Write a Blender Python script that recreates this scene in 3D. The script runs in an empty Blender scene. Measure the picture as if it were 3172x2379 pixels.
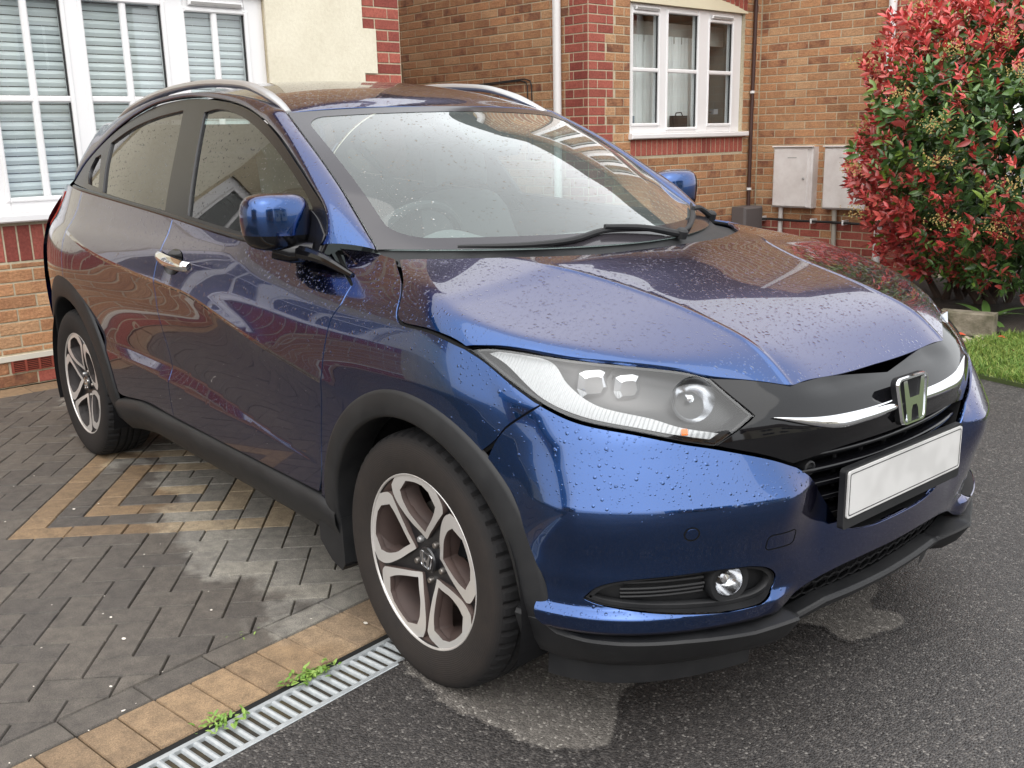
import bpy, bmesh, math, random
import numpy as np
from mathutils import Vector, Matrix
from mathutils.geometry import delaunay_2d_cdt
rnd = random.Random(7)
R = math.radians
scene = bpy.context.scene
col = scene.collection

# ------------------------------------------------------------------ camera
CAM = np.array([1.9217, -2.1594, 1.3584]); YAW, PITCH, ROLL = 2.4444, -0.2458, -0.0227
cd = bpy.data.cameras.new('camera'); cam = bpy.data.objects.new('camera', cd); col.objects.link(cam)
_f = np.array([math.cos(PITCH)*math.cos(YAW), math.cos(PITCH)*math.sin(YAW), math.sin(PITCH)])
_r = np.array([math.sin(YAW), -math.cos(YAW), 0]); _u = np.cross(_r, _f)
_r2 = math.cos(ROLL)*_r + math.sin(ROLL)*_u; _u2 = -math.sin(ROLL)*_r + math.cos(ROLL)*_u
cam.matrix_world = Matrix(((_r2[0], _u2[0], -_f[0], CAM[0]), (_r2[1], _u2[1], -_f[1], CAM[1]), (_r2[2], _u2[2], -_f[2], CAM[2]), (0, 0, 0, 1)))
cd.sensor_width = 36.0; cd.lens = 36.0*3076.2/3172.0; cd.clip_end = 500; cd.clip_start = 0.05
scene.camera = cam

# ------------------------------------------------------------------ sky, sun, exposure
SUN_EL, SUN_AZ = R(58), R(-40)      # azimuth measured from +x towards +y
world = bpy.data.worlds.new('World'); scene.world = world; world.use_nodes = True
wn = world.node_tree; wn.nodes.clear()
sky = wn.nodes.new('ShaderNodeTexSky'); sky.sky_type = 'NISHITA'; sky.sun_disc = False
sky.sun_elevation = SUN_EL; sky.sun_rotation = math.pi/2 - SUN_AZ
sky.air_density = 1.0; sky.dust_density = 6.0; sky.ozone_density = 1.0
hsv = wn.nodes.new('ShaderNodeHueSaturation'); hsv.inputs['Saturation'].default_value = 0.22
bg = wn.nodes.new('ShaderNodeBackground'); bg.inputs['Strength'].default_value = 0.15
wo = wn.nodes.new('ShaderNodeOutputWorld')
# closed cloud layer: the clear-sky gradient shows through an even grey-white deck
deck = wn.nodes.new('ShaderNodeMix'); deck.data_type = 'RGBA'; deck.inputs[0].default_value = 0.8; deck.inputs[7].default_value = (6.6, 6.75, 6.9, 1)
wn.links.new(sky.outputs[0], hsv.inputs['Color']); wn.links.new(hsv.outputs[0], deck.inputs[6]); wn.links.new(deck.outputs[2], bg.inputs['Color']); wn.links.new(bg.outputs[0], wo.inputs['Surface'])
sd = bpy.data.lights.new('sun', 'SUN'); sd.energy = 1.0; sd.angle = R(100); sd.color = (1.0, 0.96, 0.9)
sun = bpy.data.objects.new('sun', sd); col.objects.link(sun)
_d = Vector((math.cos(SUN_EL)*math.cos(SUN_AZ), math.cos(SUN_EL)*math.sin(SUN_AZ), math.sin(SUN_EL)))
sun.rotation_euler = _d.to_track_quat('Z', 'Y').to_euler()
vs = scene.view_settings; vs.view_transform = 'Standard'; vs.look = 'None'; vs.exposure = 1.0; vs.gamma = 1.0; vs.use_curve_mapping = False

# ------------------------------------------------------------------ helpers: objects
def tag(o, label=None, cat=None, group=None, kind=None):
    if label: o['label'] = label
    if cat: o['category'] = cat
    if group: o['group'] = group
    if kind: o['kind'] = kind
    return o
def link(name, mesh, parent=None, loc=None):
    o = bpy.data.objects.new(name, mesh); col.objects.link(o)
    if parent is not None: o.parent = parent
    if loc is not None: o.location = loc
    return o
def empty(name, loc=(0, 0, 0)):
    o = bpy.data.objects.new(name, None); col.objects.link(o); o.location = loc; o.empty_display_size = .1
    return o
def mesh_of(name, V, F, mats, smooth=False, midx=None, normals=None):
    me = bpy.data.meshes.new(name); me.from_pydata([tuple(map(float, v)) for v in V], [], [tuple(f) for f in F])
    for m in (mats if isinstance(mats, (list, tuple)) else [mats]): me.materials.append(m)
    if midx is not None: me.polygons.foreach_set('material_index', midx)
    if smooth: me.polygons.foreach_set('use_smooth', [True]*len(me.polygons))
    me.update()
    if normals is not None:
        me.normals_split_custom_set_from_vertices([tuple(n) for n in normals])
    return me
class MB:
    """collects shapes, builds ONE mesh object"""
    def __init__(s): s.v = []; s.f = []; s.m = []
    def add(s, V, F, m=0):
        o = len(s.v); s.v += [tuple(map(float, v)) for v in V]; s.f += [tuple(i+o for i in f) for f in F]; s.m += [m]*len(F); return s
    def box(s, a, b, m=0, T=None):
        (x0, y0, z0), (x1, y1, z1) = a, b
        V = [(x0,y0,z0),(x1,y0,z0),(x1,y1,z0),(x0,y1,z0),(x0,y0,z1),(x1,y0,z1),(x1,y1,z1),(x0,y1,z1)]
        if T: V = [T(v) for v in V]
        return s.add(V, [(0,3,2,1),(4,5,6,7),(0,1,5,4),(1,2,6,5),(2,3,7,6),(3,0,4,7)], m)
    def bbox(s, a, b, c=.004, m=0, T=None):
        """box with its four long front edges chamfered on the +axis-0 face"""
        (x0, y0, z0), (x1, y1, z1) = a, b
        V = [(x0,y0,z0),(x0,y1,z0),(x0,y1,z1),(x0,y0,z1),(x1-c,y0,z0),(x1-c,y1,z0),(x1-c,y1,z1),(x1-c,y0,z1),(x1,y0+c,z0+c),(x1,y1-c,z0+c),(x1,y1-c,z1-c),(x1,y0+c,z1-c)]
        if T: V = [T(v) for v in V]
        F = [(0,3,2,1)]+[(i,(i+1)%4,(i+1)%4+4,i+4) for i in range(4)]+[(i+4,(i+1)%4+4,(i+1)%4+8,i+8) for i in range(4)]+[(8,9,10,11)]
        return s.add(V, F, m)
    def tube(s, pts, r, n=10, caps=True, m=0):
        pts = [np.array(p, float) for p in pts]; rr = r if isinstance(r, (list, tuple)) else [r]*len(pts)
        V = []; F = []; up = None
        for i, p in enumerate(pts):
            t = pts[min(i+1, len(pts)-1)]-pts[max(i-1, 0)]; t = t/(np.linalg.norm(t)+1e-12)
            if up is None:
                up = np.array([0,0,1.]) if abs(t[2]) < .9 else np.array([1.,0,0])
            a = np.cross(t, up); a /= np.linalg.norm(a)+1e-12; b = np.cross(a, t); up = b
            for k in range(n):
                q = 2*math.pi*k/n; V.append(p+rr[i]*(math.cos(q)*a+math.sin(q)*b))
        for i in range(len(pts)-1):
            for k in range(n): F.append((i*n+k, i*n+(k+1)%n, (i+1)*n+(k+1)%n, (i+1)*n+k))
        if caps: F.append(tuple(range(n-1, -1, -1))); F.append(tuple((len(pts)-1)*n+k for k in range(n)))
        return s.add(V, F, m)
    def prism(s, poly, fn, d0, d1, m=0):
        """extrude 2D polygon; fn(u,v,d)->xyz"""
        n = len(poly); V = [fn(u, v, d0) for u, v in poly]+[fn(u, v, d1) for u, v in poly]
        F = [tuple(range(n-1, -1, -1)), tuple(range(n, 2*n))]+[(i, (i+1) % n, (i+1) % n+n, i+n) for i in range(n)]
        return s.add(V, F, m)
    def lathe(s, prof, c, axis, n=32, m=0):
        """prof: (radius, along-axis) pairs around axis through c"""
        ax = np.array(axis, float); ax /= np.linalg.norm(ax); t = np.array([0,0,1.]) if abs(ax[2]) < .9 else np.array([1.,0,0])
        a = np.cross(ax, t); a /= np.linalg.norm(a); b = np.cross(ax, a); c = np.array(c, float)
        V = [c+ax*h+r*(math.cos(2*math.pi*k/n)*a+math.sin(2*math.pi*k/n)*b) for r, h in prof for k in range(n)]
        F = [(i*n+k, i*n+(k+1) % n, (i+1)*n+(k+1) % n, (i+1)*n+k) for i in range(len(prof)-1) for k in range(n)]
        return s.add(V, F, m)
    def mesh(s, name, mats, smooth=False):
        me = mesh_of(name, s.v, s.f, mats, False, s.m)
        bm = bmesh.new(); bm.from_mesh(me); bmesh.ops.recalc_face_normals(bm, faces=bm.faces); bm.to_mesh(me); bm.free()
        if smooth:
            me.polygons.foreach_set('use_smooth', [True]*len(me.polygons)); me.set_sharp_from_angle(angle=R(35))
        return me
    def build(s, name, mats, parent=None, smooth=False, loc=None): return link(name, s.mesh(name, mats, smooth), parent, loc)

# ------------------------------------------------------------------ helpers: materials
def M(name, rgb=(.5,.5,.5), rough=.5, metal=0., spec=.5, **kw):
    m = bpy.data.materials.new(name); m.use_nodes = True; b = m.node_tree.nodes['Principled BSDF']
    b.inputs['Base Color'].default_value = (*rgb, 1); b.inputs['Roughness'].default_value = rough; b.inputs['Metallic'].default_value = metal
    b.inputs['Specular IOR Level'].default_value = spec
    for k, v in kw.items(): b.inputs[k.replace('_', ' ')].default_value = v
    return m
def nd(m, t, **kw):
    n = m.node_tree.nodes.new(t)
    for k, v in kw.items():
        if k in n.inputs: n.inputs[k].default_value = v
        else: setattr(n, k, v)
    return n
def lk(m, a, b): m.node_tree.links.new(a, b)
def bsdf(m): return m.node_tree.nodes['Principled BSDF']
def coords(m, kind='Object'):
    t = nd(m, 'ShaderNodeTexCoord'); return t.outputs[kind]
def ramp(m, fac, stops, interp='LINEAR'):
    r = nd(m, 'ShaderNodeValToRGB'); r.color_ramp.interpolation = interp
    while len(r.color_ramp.elements) < len(stops): r.color_ramp.elements.new(.5)
    for e, (p, c) in zip(r.color_ramp.elements, stops): e.position = p; e.color = (*c, 1) if len(c) == 3 else c
    lk(m, fac, r.inputs['Fac']); return r.outputs['Color']
def mixc(m, fac, a, b, mode='MIX'):
    n = nd(m, 'ShaderNodeMix', data_type='RGBA', blend_type=mode)
    for i, x in ((0, fac), (6, a), (7, b)):
        if hasattr(x, 'is_output'): lk(m, x, n.inputs[i])
        elif isinstance(x, (tuple, list)): n.inputs[i].default_value = (*x[:3], 1)
        else: n.inputs[i].default_value = x
    return n.outputs[2]
def math_(m, op, a, b=0., c=None, clamp=False):
    n = nd(m, 'ShaderNodeMath', operation=op, use_clamp=clamp)
    for i, x in enumerate((a, b) if c is None else (a, b, c)):
        if hasattr(x, 'is_output'): lk(m, x, n.inputs[i])
        else: n.inputs[i].default_value = x
    return n.outputs[0]
def noise(m, vec, scale, detail=4., rough=.55, out='Fac'):
    n = nd(m, 'ShaderNodeTexNoise', Scale=scale, Detail=detail, Roughness=rough); lk(m, vec, n.inputs['Vector']); return n.outputs[out]
def bump(m, h, strength=.3, dist=.01, normal=None, to='Normal'):
    b = nd(m, 'ShaderNodeBump', Strength=strength, Distance=dist); lk(m, h, b.inputs['Height'])
    if normal is not None: lk(m, normal, b.inputs['Normal'])
    if to: lk(m, b.outputs[0], bsdf(m).inputs[to])
    return b.outputs[0]
def geo(m, out='Position'): return nd(m, 'ShaderNodeNewGeometry').outputs[out]
def sep(m, v):
    s = nd(m, 'ShaderNodeSeparateXYZ'); lk(m, v, s.inputs[0]); return s.outputs

def pchip(xs, ys):
    xs = np.array(xs, float); ys = np.array(ys, float); h = np.diff(xs); d = np.diff(ys)/h
    m = np.zeros(len(xs)); m[0] = d[0]; m[-1] = d[-1]
    for i in range(1, len(xs)-1):
        if d[i-1]*d[i] > 0:
            w1 = 2*h[i]+h[i-1]; w2 = h[i]+2*h[i-1]; m[i] = (w1+w2)/(w1/d[i-1]+w2/d[i])
    def f(x):
        x = np.clip(x, xs[0], xs[-1]); i = np.clip(np.searchsorted(xs, x, side='right')-1, 0, len(xs)-2)
        t = (x-xs[i])/h[i]; t2 = t*t; t3 = t2*t
        return (2*t3-3*t2+1)*ys[i]+(t3-2*t2+t)*h[i]*m[i]+(-2*t3+3*t2)*ys[i+1]+(t3-t2)*h[i]*m[i+1]
    return f
def sm(a, b, x):
    t = np.clip((np.asarray(x, float)-a)/(b-a), 0, 1); return t*t*(3-2*t)
def cr(pts, step=.012):
    """Catmull-Rom through points, resampled at about step"""
    P = np.array(pts, float); n = len(P)
    if n == 2:
        k = max(1, int(np.linalg.norm(P[1]-P[0])/step)); return [tuple(P[0]+(P[1]-P[0])*i/k) for i in range(k+1)]
    E_ = np.vstack([2*P[0]-P[1], P, 2*P[-1]-P[-2]]); out = []
    for i in range(n-1):
        p0, p1, p2, p3 = E_[i:i+4]; L = np.linalg.norm(p2-p1); k = max(1, int(L/step))
        # centripetal-ish tangents
        d01 = max(np.linalg.norm(p1-p0), 1e-6)**.5; d12 = max(L, 1e-6)**.5; d23 = max(np.linalg.norm(p3-p2), 1e-6)**.5
        m1 = (p2-p1)+d12*((p1-p0)/d01-(p2-p0)/(d01+d12)); m2 = (p2-p1)+d12*((p3-p2)/d23-(p3-p1)/(d12+d23))
        for j in range(k):
            t = j/k; t2 = t*t; t3 = t2*t
            out.append(tuple((2*t3-3*t2+1)*p1+(t3-2*t2+t)*m1+(-2*t3+3*t2)*p2+(t3-t2)*m2))
    out.append(tuple(P[-1])); return out
def ring(*segs, step=.012):
    """closed outline from smooth segments that share end points"""
    out = []
    for s in segs:
        c = cr(s, step)
        if out and np.linalg.norm(np.array(out[-1])-np.array(c[0])) < 1e-6: c = c[1:]
        out += c
    if np.linalg.norm(np.array(out[-1])-np.array(out[0])) < 1e-6: out = out[:-1]
    return out

def thin_glass(name, tint, refl=1.0, rough=0.0, veil=0., haze=(.7,.8,.8), drops=0.):
    m = bpy.data.materials.new(name); m.use_nodes = True; nt = m.node_tree; nt.nodes.remove(nt.nodes['Principled BSDF']); out = nt.nodes['Material Output']
    tr = nd(m, 'ShaderNodeBsdfTransparent', Color=(*tint, 1)); gl = nd(m, 'ShaderNodeBsdfGlossy', Roughness=rough); gl.inputs['Color'].default_value = (1, 1, 1, 1)
    ge = nd(m, 'ShaderNodeNewGeometry'); dt = nd(m, 'ShaderNodeVectorMath', operation='DOT_PRODUCT'); lk(m, ge.outputs['Incoming'], dt.inputs[1])
    cs = math_(m, 'SUBTRACT', 1., math_(m, 'ABSOLUTE', dt.outputs['Value']), clamp=True)
    f2 = math_(m, 'MULTIPLY', math_(m, 'MULTIPLY_ADD', math_(m, 'POWER', cs, 5.), .957, .043), 1.85*refl, clamp=True)
    if not drops: lk(m, ge.outputs['Normal'], dt.inputs[0])
    if drops:
        v = coords(m); hs = None
        for sc, rad, dens in ((70., .30, drops), (130., .30, drops*.8)):
            vo = nd(m, 'ShaderNodeTexVoronoi', Scale=sc, Randomness=.95); lk(m, v, vo.inputs['Vector']); rn = sep(m, vo.outputs['Color'])
            r = math_(m, 'MULTIPLY', math_(m, 'MULTIPLY', math_(m, 'MULTIPLY_ADD', rn[0], .7, .3), rad), math_(m, 'LESS_THAN', rn[1], dens))
            t = math_(m, 'DIVIDE', vo.outputs['Distance'], math_(m, 'MAXIMUM', r, .001))
            h = math_(m, 'MULTIPLY', math_(m, 'MULTIPLY', math_(m, 'SQRT', math_(m, 'SUBTRACT', 1., math_(m, 'POWER', t, 2.), clamp=True)), r), 1./sc)
            hs = h if hs is None else math_(m, 'ADD', hs, h)
        bp = nd(m, 'ShaderNodeBump', Strength=.9, Distance=1.0); lk(m, hs, bp.inputs['Height']); lk(m, bp.outputs[0], gl.inputs['Normal']); lk(m, bp.outputs[0], dt.inputs[0])
    mx = nd(m, 'ShaderNodeMixShader'); lk(m, f2, mx.inputs[0]); lk(m, tr.outputs[0], mx.inputs[1]); lk(m, gl.outputs[0], mx.inputs[2])
    last = mx.outputs[0]
    if veil:  # even pale diffuse veil mixed over the whole pane
        df = nd(m, 'ShaderNodeBsdfDiffuse'); df.inputs['Color'].default_value = (*haze, 1); m2 = nd(m, 'ShaderNodeMixShader'); m2.inputs[0].default_value = veil
        lk(m, last, m2.inputs[1]); lk(m, df.outputs[0], m2.inputs[2]); last = m2.outputs[0]
    lk(m, last, out.inputs['Surface']); return m
# ================================================================== GROUND AND HOUSES
HA = R(2.5); E1 = np.array([-math.sin(HA), math.cos(HA), 0]); E2 = np.array([math.cos(HA), math.sin(HA), 0]); EZ = np.array([0, 0, 1.])
def HX(s, o, z): return E1*s+E2*o+EZ*z          # house frame: s along the fronts, o outwards to the street
GA = R(9.0); GW = np.array([math.cos(GA), math.sin(GA), 0]); GL = np.array([-math.sin(GA), math.cos(GA), 0])
def GX(w, l, z=0.): return GW*w+GL*l+EZ*z       # driveway frame: w outwards across the drain, l along it
def projpx(P):
    d = np.asarray(P)-CAM; z = d@_f; return 512+993.05*(d@_r2)/z, 384-993.05*(d@_u2)/z, z

def asphalt_mat(name, dry):
    m = M(name, (.05,.05,.05), .6, 0, .5); v = geo(m); b = bsdf(m)
    vo = nd(m, 'ShaderNodeTexVoronoi', Scale=180., Randomness=1.); lk(m, v, vo.inputs['Vector'])
    g1 = sep(m, vo.outputs['Color'])[0]; big = noise(m, v, 1.3, 5., .6); mid = noise(m, v, 40., 4., .7)
    wet = ramp(m, g1, [(0., (.024,.022,.022)), (.6, (.046,.042,.041)), (.93, (.082,.075,.071)), (.985, (.17,.16,.15))])
    if dry:
        at = nd(m, 'ShaderNodeAttribute', attribute_name='dryness'); dn = noise(m, v, 26., 4., .65)
        fac = nd(m, 'ShaderNodeMapRange', interpolation_type='SMOOTHSTEP'); lk(m, math_(m, 'ADD', at.outputs['Fac'], math_(m, 'MULTIPLY', math_(m, 'SUBTRACT', dn, .5), .9)), fac.inputs[0]); fac.inputs[1].default_value = .22; fac.inputs[2].default_value = .62
        c = mixc(m, fac.outputs[0], wet, ramp(m, g1, [(0., (.085,.077,.070)), (.55, (.13,.118,.107)), (.93, (.19,.175,.16)), (.97, (.36,.34,.31))]))
    else: c = wet
    c = mixc(m, 1., c, ramp(m, mid, [(.25, (.6,.6,.6)), (.75, (1.25,1.25,1.25))]), 'MULTIPLY')
    c = mixc(m, 1., c, ramp(m, big, [(.3, (.85,.85,.85)), (.7, (1.15,1.13,1.1))]), 'MULTIPLY'); lk(m, c, b.inputs['Base Color'])
    if not dry:
        rr = ramp(m, noise(m, v, 2.2, 4.), [(.3, (.42,)*3), (.7, (.62,)*3)]); lk(m, rr, b.inputs['Roughness'])
    else:
        rm = nd(m, 'ShaderNodeMapRange'); lk(m, fac.outputs[0], rm.inputs[0]); rm.inputs[3].default_value = .52; rm.inputs[4].default_value = .9; lk(m, rm.outputs[0], b.inputs['Roughness'])
    h = math_(m, 'SUBTRACT', 1., vo.outputs['Distance']); bump(m, math_(m, 'ADD', h, math_(m, 'MULTIPLY', mid, .7)), .6 if not dry else .7, .005); return m
ASPH = asphalt_mat('wet_asphalt', False); ASPHD = asphalt_mat('dry_asphalt', True)
WE = -.243                                       # asphalt edge along the drain
LMIN, LMAX = -6., 2.6; WB = -4.6
def quad(a, b, c, d): return [a, b, c, d], [(0, 1, 2, 3)]
asph = MB()
asph.add(*quad(GX(WE, -70), GX(80, -70), GX(80, 70), GX(WE, 70)))
asph.add(*quad(GX(-80, LMAX), GX(WE, LMAX), GX(WE, 70), GX(-80, 70)))
asph.add(*quad(GX(-80, -70), GX(WE, -70), GX(WE, LMIN), GX(-80, LMIN)))
asph.add(*quad(GX(-80, LMIN), GX(WB, LMIN), GX(WB, LMAX), GX(-80, LMAX)))
asphalt = tag(asph.build('asphalt_road', ASPH), kind='structure')
# dry islands the car kept from the rain
def blotch(name, pts, z=.0015, mat=ASPHD, amp=.012, seed=1):
    P = cr(pts+[pts[0]], .02)[:-1]; rr = random.Random(seed); cx = sum(p[0] for p in P)/len(P); cy = sum(p[1] for p in P)/len(P); out = []
    for i, (x, y) in enumerate(P):
        n = math.sin(i*1.7+seed)*.4+math.sin(i*.63)*.5+rr.uniform(-.5, .5); d = math.hypot(x-cx, y-cy); out.append((x+(x-cx)/d*n*amp, y+(y-cy)/d*n*amp, z))
    q = np.array(out)[:, :2]; tn = np.roll(q, -2, 0)-np.roll(q, 2, 0); tn /= np.linalg.norm(tn, axis=1)[:, None]+1e-9; ar = np.sum(q[:, 0]*np.roll(q[:, 1], -1)-np.roll(q[:, 0], -1)*q[:, 1])
    inn = q+np.stack([-tn[:, 1], tn[:, 0]], 1)*(.028 if ar > 0 else -.028); n = len(q)
    V = [(x, y, z) for x, y in q]+[(x, y, z) for x, y in inn]; F = [(i, (i+1) % n, n+(i+1) % n, n+i) for i in range(n)]+[tuple(range(n, 2*n))]
    me = mesh_of(name, V, F, mat); at = me.attributes.new('dryness', 'FLOAT', 'POINT'); at.data.foreach_set('value', [0.]*n+[1.]*n)
    bm = bmesh.new(); bm.from_mesh(me); bmesh.ops.triangulate(bm, faces=[f for f in bm.faces if len(f.verts) > 4])
    for f in bm.faces:
        if f.normal.z < 0: f.normal_flip()
    bm.to_mesh(me); bm.free(); me.update()
    return tag(link(name, me), kind='structure')
blotch('dry_asphalt_patch', [(-.117,-.875),(.078,-.905),(.215,-.895),(.361,-.865),(.435,-.849),(.50,-.78),(.526,-.713),(.481,-.645),(.399,-.537),(.391,-.40),(.46,-.25),(.40,-.12),(.473,.075),(.536,.116),(.62,.088),(.66,.18),(.685,.278),(.643,.355),(.559,.349),(.517,.45),(.42,.6),(.1,.6),(-.12,.3),(-.13,-.3)], seed=3)

# ---- block paving
def paver_mat(name, col_w, col_d, seed):
    m = M(name, col_w, .7); v = geo(m); b = bsdf(m); oi = nd(m, 'ShaderNodeObjectInfo')
    xy = sep(m, v); n1 = noise(m, v, 2.6, 4., .55); n2 = noise(m, v, 9., 3.)
    # wet / dry: dry under and beside the car
    t = math_(m, 'ADD', xy[1], math_(m, 'ADD', math_(m, 'MULTIPLY', math_(m, 'SUBTRACT', n1, .5), .9), math_(m, 'MULTIPLY', math_(m, 'SUBTRACT', n2, .5), .28)))
    t = math_(m, 'ADD', t, math_(m, 'MULTIPLY', xy[0], .13))
    dry = ramp(m, t, [(0., (0,0,0)), (1., (1,1,1))]); mr = nd(m, 'ShaderNodeMapRange', interpolation_type='SMOOTHSTEP'); lk(m, t, mr.inputs[0]); mr.inputs[1].default_value = -1.12; mr.inputs[2].default_value = -1.02
    dry = mr.outputs[0]
    fine = noise(m, v, 330., 3., .75); mid = noise(m, v, 22., 6., .68)
    c = mixc(m, dry, col_w, col_d); c = mixc(m, 1., c, ramp(m, fine, [(.3, (.5,.5,.5)), (.7, (1.5,1.48,1.45))]), 'MULTIPLY'); c = mixc(m, 1., c, ramp(m, mid, [(.3, (.66,.66,.67)), (.7, (1.26,1.25,1.22))]), 'MULTIPLY')
    c = mixc(m, 1., c, ramp(m, oi.outputs['Random'], [(0., (.82,.82,.84)), (1., (1.2,1.18,1.14))]), 'MULTIPLY'); lk(m, c, b.inputs['Base Color'])
    r = nd(m, 'ShaderNodeMapRange'); r.inputs[3].default_value = .6; r.inputs[4].default_value = .92; lk(m, dry, r.inputs[0]); lk(m, r.outputs[0], b.inputs['Roughness'])
    bump(m, math_(m, 'ADD', fine, math_(m, 'MULTIPLY', mid, .6)), .6, .005); return m
PV_D = paver_mat('charcoal_block', (.100,.090,.081), (.225,.215,.195), 1); PV_T = paver_mat('buff_block', (.215,.150,.092), (.37,.30,.21), 2); PV_E = paver_mat('buff_edging_block', (.26,.182,.112), (.30,.22,.145), 3)
BED = M('jointing_sand', (.035,.03,.022), .95)
def bedm():
    v = geo(BED); n1 = noise(BED, v, 7., 5., .6); lk(BED, ramp(BED, n1, [(.4, (.022,.019,.015)), (.62, (.05,.038,.018)), (.74, (.075,.075,.018))]), bsdf(BED).inputs['Base Color'])
bedm()
drive = MB().add(*quad(GX(WB, LMIN, -.011), GX(WE, LMIN, -.011), GX(WE, LMAX, -.011), GX(WB, LMAX, -.011))).build('driveway', BED); tag(drive, kind='structure')
def clip(poly, n, c):
    """keep n.p <= c"""
    out = []
    for i in range(len(poly)):
        p, q = poly[i], poly[(i+1) % len(poly)]; dp, dq = n[0]*p[0]+n[1]*p[1]-c, n[0]*q[0]+n[1]*q[1]-c
        if dp <= 0: out.append(p)
        if dp*dq < 0: t = dp/(dp-dq); out.append((p[0]+(q[0]-p[0])*t, p[1]+(q[1]-p[1])*t))
    return out
def shrink(poly, g):
    p = np.array(poly); a = .5*np.sum(p[:, 0]*np.roll(p[:, 1], -1)-np.roll(p[:, 0], -1)*p[:, 1])
    if a < 0: p = p[::-1]
    n = len(p); out = []
    for i in range(n):
        e0 = p[i]-p[i-1]; e1 = p[(i+1) % n]-p[i]; n0 = np.array([-e0[1], e0[0]])/(np.linalg.norm(e0)+1e-9); n1 = np.array([-e1[1], e1[0]])/(np.linalg.norm(e1)+1e-9); b = n0+n1; k = b@b
        out.append(p[i]+b*(2*g/max(k, .35))*.5*2/2*1.0 if k > 1e-6 else p[i]+n0*g)
    return [tuple(q) for q in out]
blocks = []                                     # (polygon in driveway frame, material)
def gtoworld(p): q = GX(p[0], p[1]); return q[0], q[1]
C45 = math.sqrt(.5)
def hx(p, q): return ((p-q)*C45, (p+q)*C45)      # herringbone axes -> (w,l) turned 45 degrees
ap = GX(-1.0, 0)
# tan diamonds: apex of the outer one found at car point (-1.80,-1.47)
aw, al = np.dot((-1.80, -1.47, 0), GW), np.dot((-1.80, -1.47, 0), GL); AP, AQ = (aw+al)*C45, (al-aw)*C45
PI0, QI0, NS = round(AP/.1), round(AQ/.1), 10
def cell_in(i, j): return PI0 <= i < PI0+NS and QI0 <= j < QI0+NS
def put(x0, y0, x1, y1, mt):
    poly = [hx(a*.1, b*.1) for a, b in ((x0, y0), (x1, y0), (x1, y1), (x0, y1))]; cw_ = sum(p[0] for p in poly)/4; cl = sum(p[1] for p in poly)/4
    if not (-4.25 < cw_ < -.60 and -3.6 < cl < 1.9): return
    poly = clip(poly, (1, 0), -.704)
    if len(poly) < 3: return
    pa = np.array(poly); ar = abs(.5*np.sum(pa[:, 0]*np.roll(pa[:, 1], -1)-np.roll(pa[:, 0], -1)*pa[:, 1]))
    if ar > .0008: blocks.append((poly, mt))
for X in range(-50, 51):
    for Y in range(-50, 51):
        k = (X-Y) % 4
        if k == 0: cells = [(X, Y), (X+1, Y)]
        elif k == 3: cells = [(X, Y), (X, Y+1)]
        else: continue
        keep = [c for c in cells if not cell_in(*c)]
        if keep: put(min(c[0] for c in keep), min(c[1] for c in keep), max(c[0] for c in keep)+1, max(c[1] for c in keep)+1, PV_D)
for k, mt in ((0, PV_T), (1, PV_D), (2, PV_T), (3, PV_D)):
    n = NS-2*k; o = k
    def side(f):
        t = 0
        while t < n-1: L = min(2, n-1-t); f(t, L); t += L
    side(lambda t, L: put(PI0+o+t, QI0+o, PI0+o+t+L, QI0+o+1, mt)); side(lambda t, L: put(PI0+o+n-1, QI0+o+t, PI0+o+n, QI0+o+t+L, mt))
    side(lambda t, L: put(PI0+o+n-t-L, QI0+o+n-1, PI0+o+n-t, QI0+o+n, mt)); side(lambda t, L: put(PI0+o, QI0+o+n-t-L, PI0+o+1, QI0+o+n-t, mt))
put(PI0+4, QI0+4, PI0+6, QI0+5, PV_T); put(PI0+4, QI0+5, PI0+6, QI0+6, PV_D)
for i in range(-19, 10):
    blocks.append(([(-.702, i*.2+.049), (-.606, i*.2+.049), (-.606, i*.2+.249), (-.702, i*.2+.249)], PV_D))
for i in range(-36, 19):
    blocks.append(([(-.604, i*.101-.035), (-.400, i*.101-.035), (-.400, i*.101+.066), (-.604, i*.101+.066)], PV_E))
# edging along the house wall
for i in range(-20, 12):
    a, b = HX(i*.2+.05, -4.24, 0), HX(i*.2+.25, -4.03, 0); q = [HX(i*.2+.05, -4.25, 0), HX(i*.2+.05, -4.05, 0), HX(i*.2+.25, -4.05, 0), HX(i*.2+.25, -4.25, 0)]
    blocks.append(([(float(p@GW), float(p@GL)) for p in q], PV_E))
cand = []
for poly, mt in blocks:
    c = GX(sum(p[0] for p in poly)/len(poly), sum(p[1] for p in poly)/len(poly)); u, v, z = projpx(c)
    vis = -30 < u < 1054 and 200 < v < 800 and z > 0 and not (c[1] > -.72 and c[0] > -3.4)
    # bricks of the field under the house edging are cut by it
    cand.append(((0 if vis else 1, z), poly, mt))
cand.sort(key=lambda t: t[0]); rest = MB(); mats_p = [PV_D, PV_T, PV_E]
def block_shape(poly, zoff):
    a, b = shrink(poly, .0036), shrink(poly, .0085); n = len(a)
    V = [GX(*p, -.012) for p in a]+[GX(*p, zoff-.0045) for p in a]+[GX(*p, zoff) for p in b]
    F = [(i, (i+1) % n, n+(i+1) % n, n+i) for i in range(n)]+[(n+i, n+(i+1) % n, 2*n+(i+1) % n, 2*n+i) for i in range(n)]+[tuple(2*n+i for i in range(n))]
    return V, F
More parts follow.
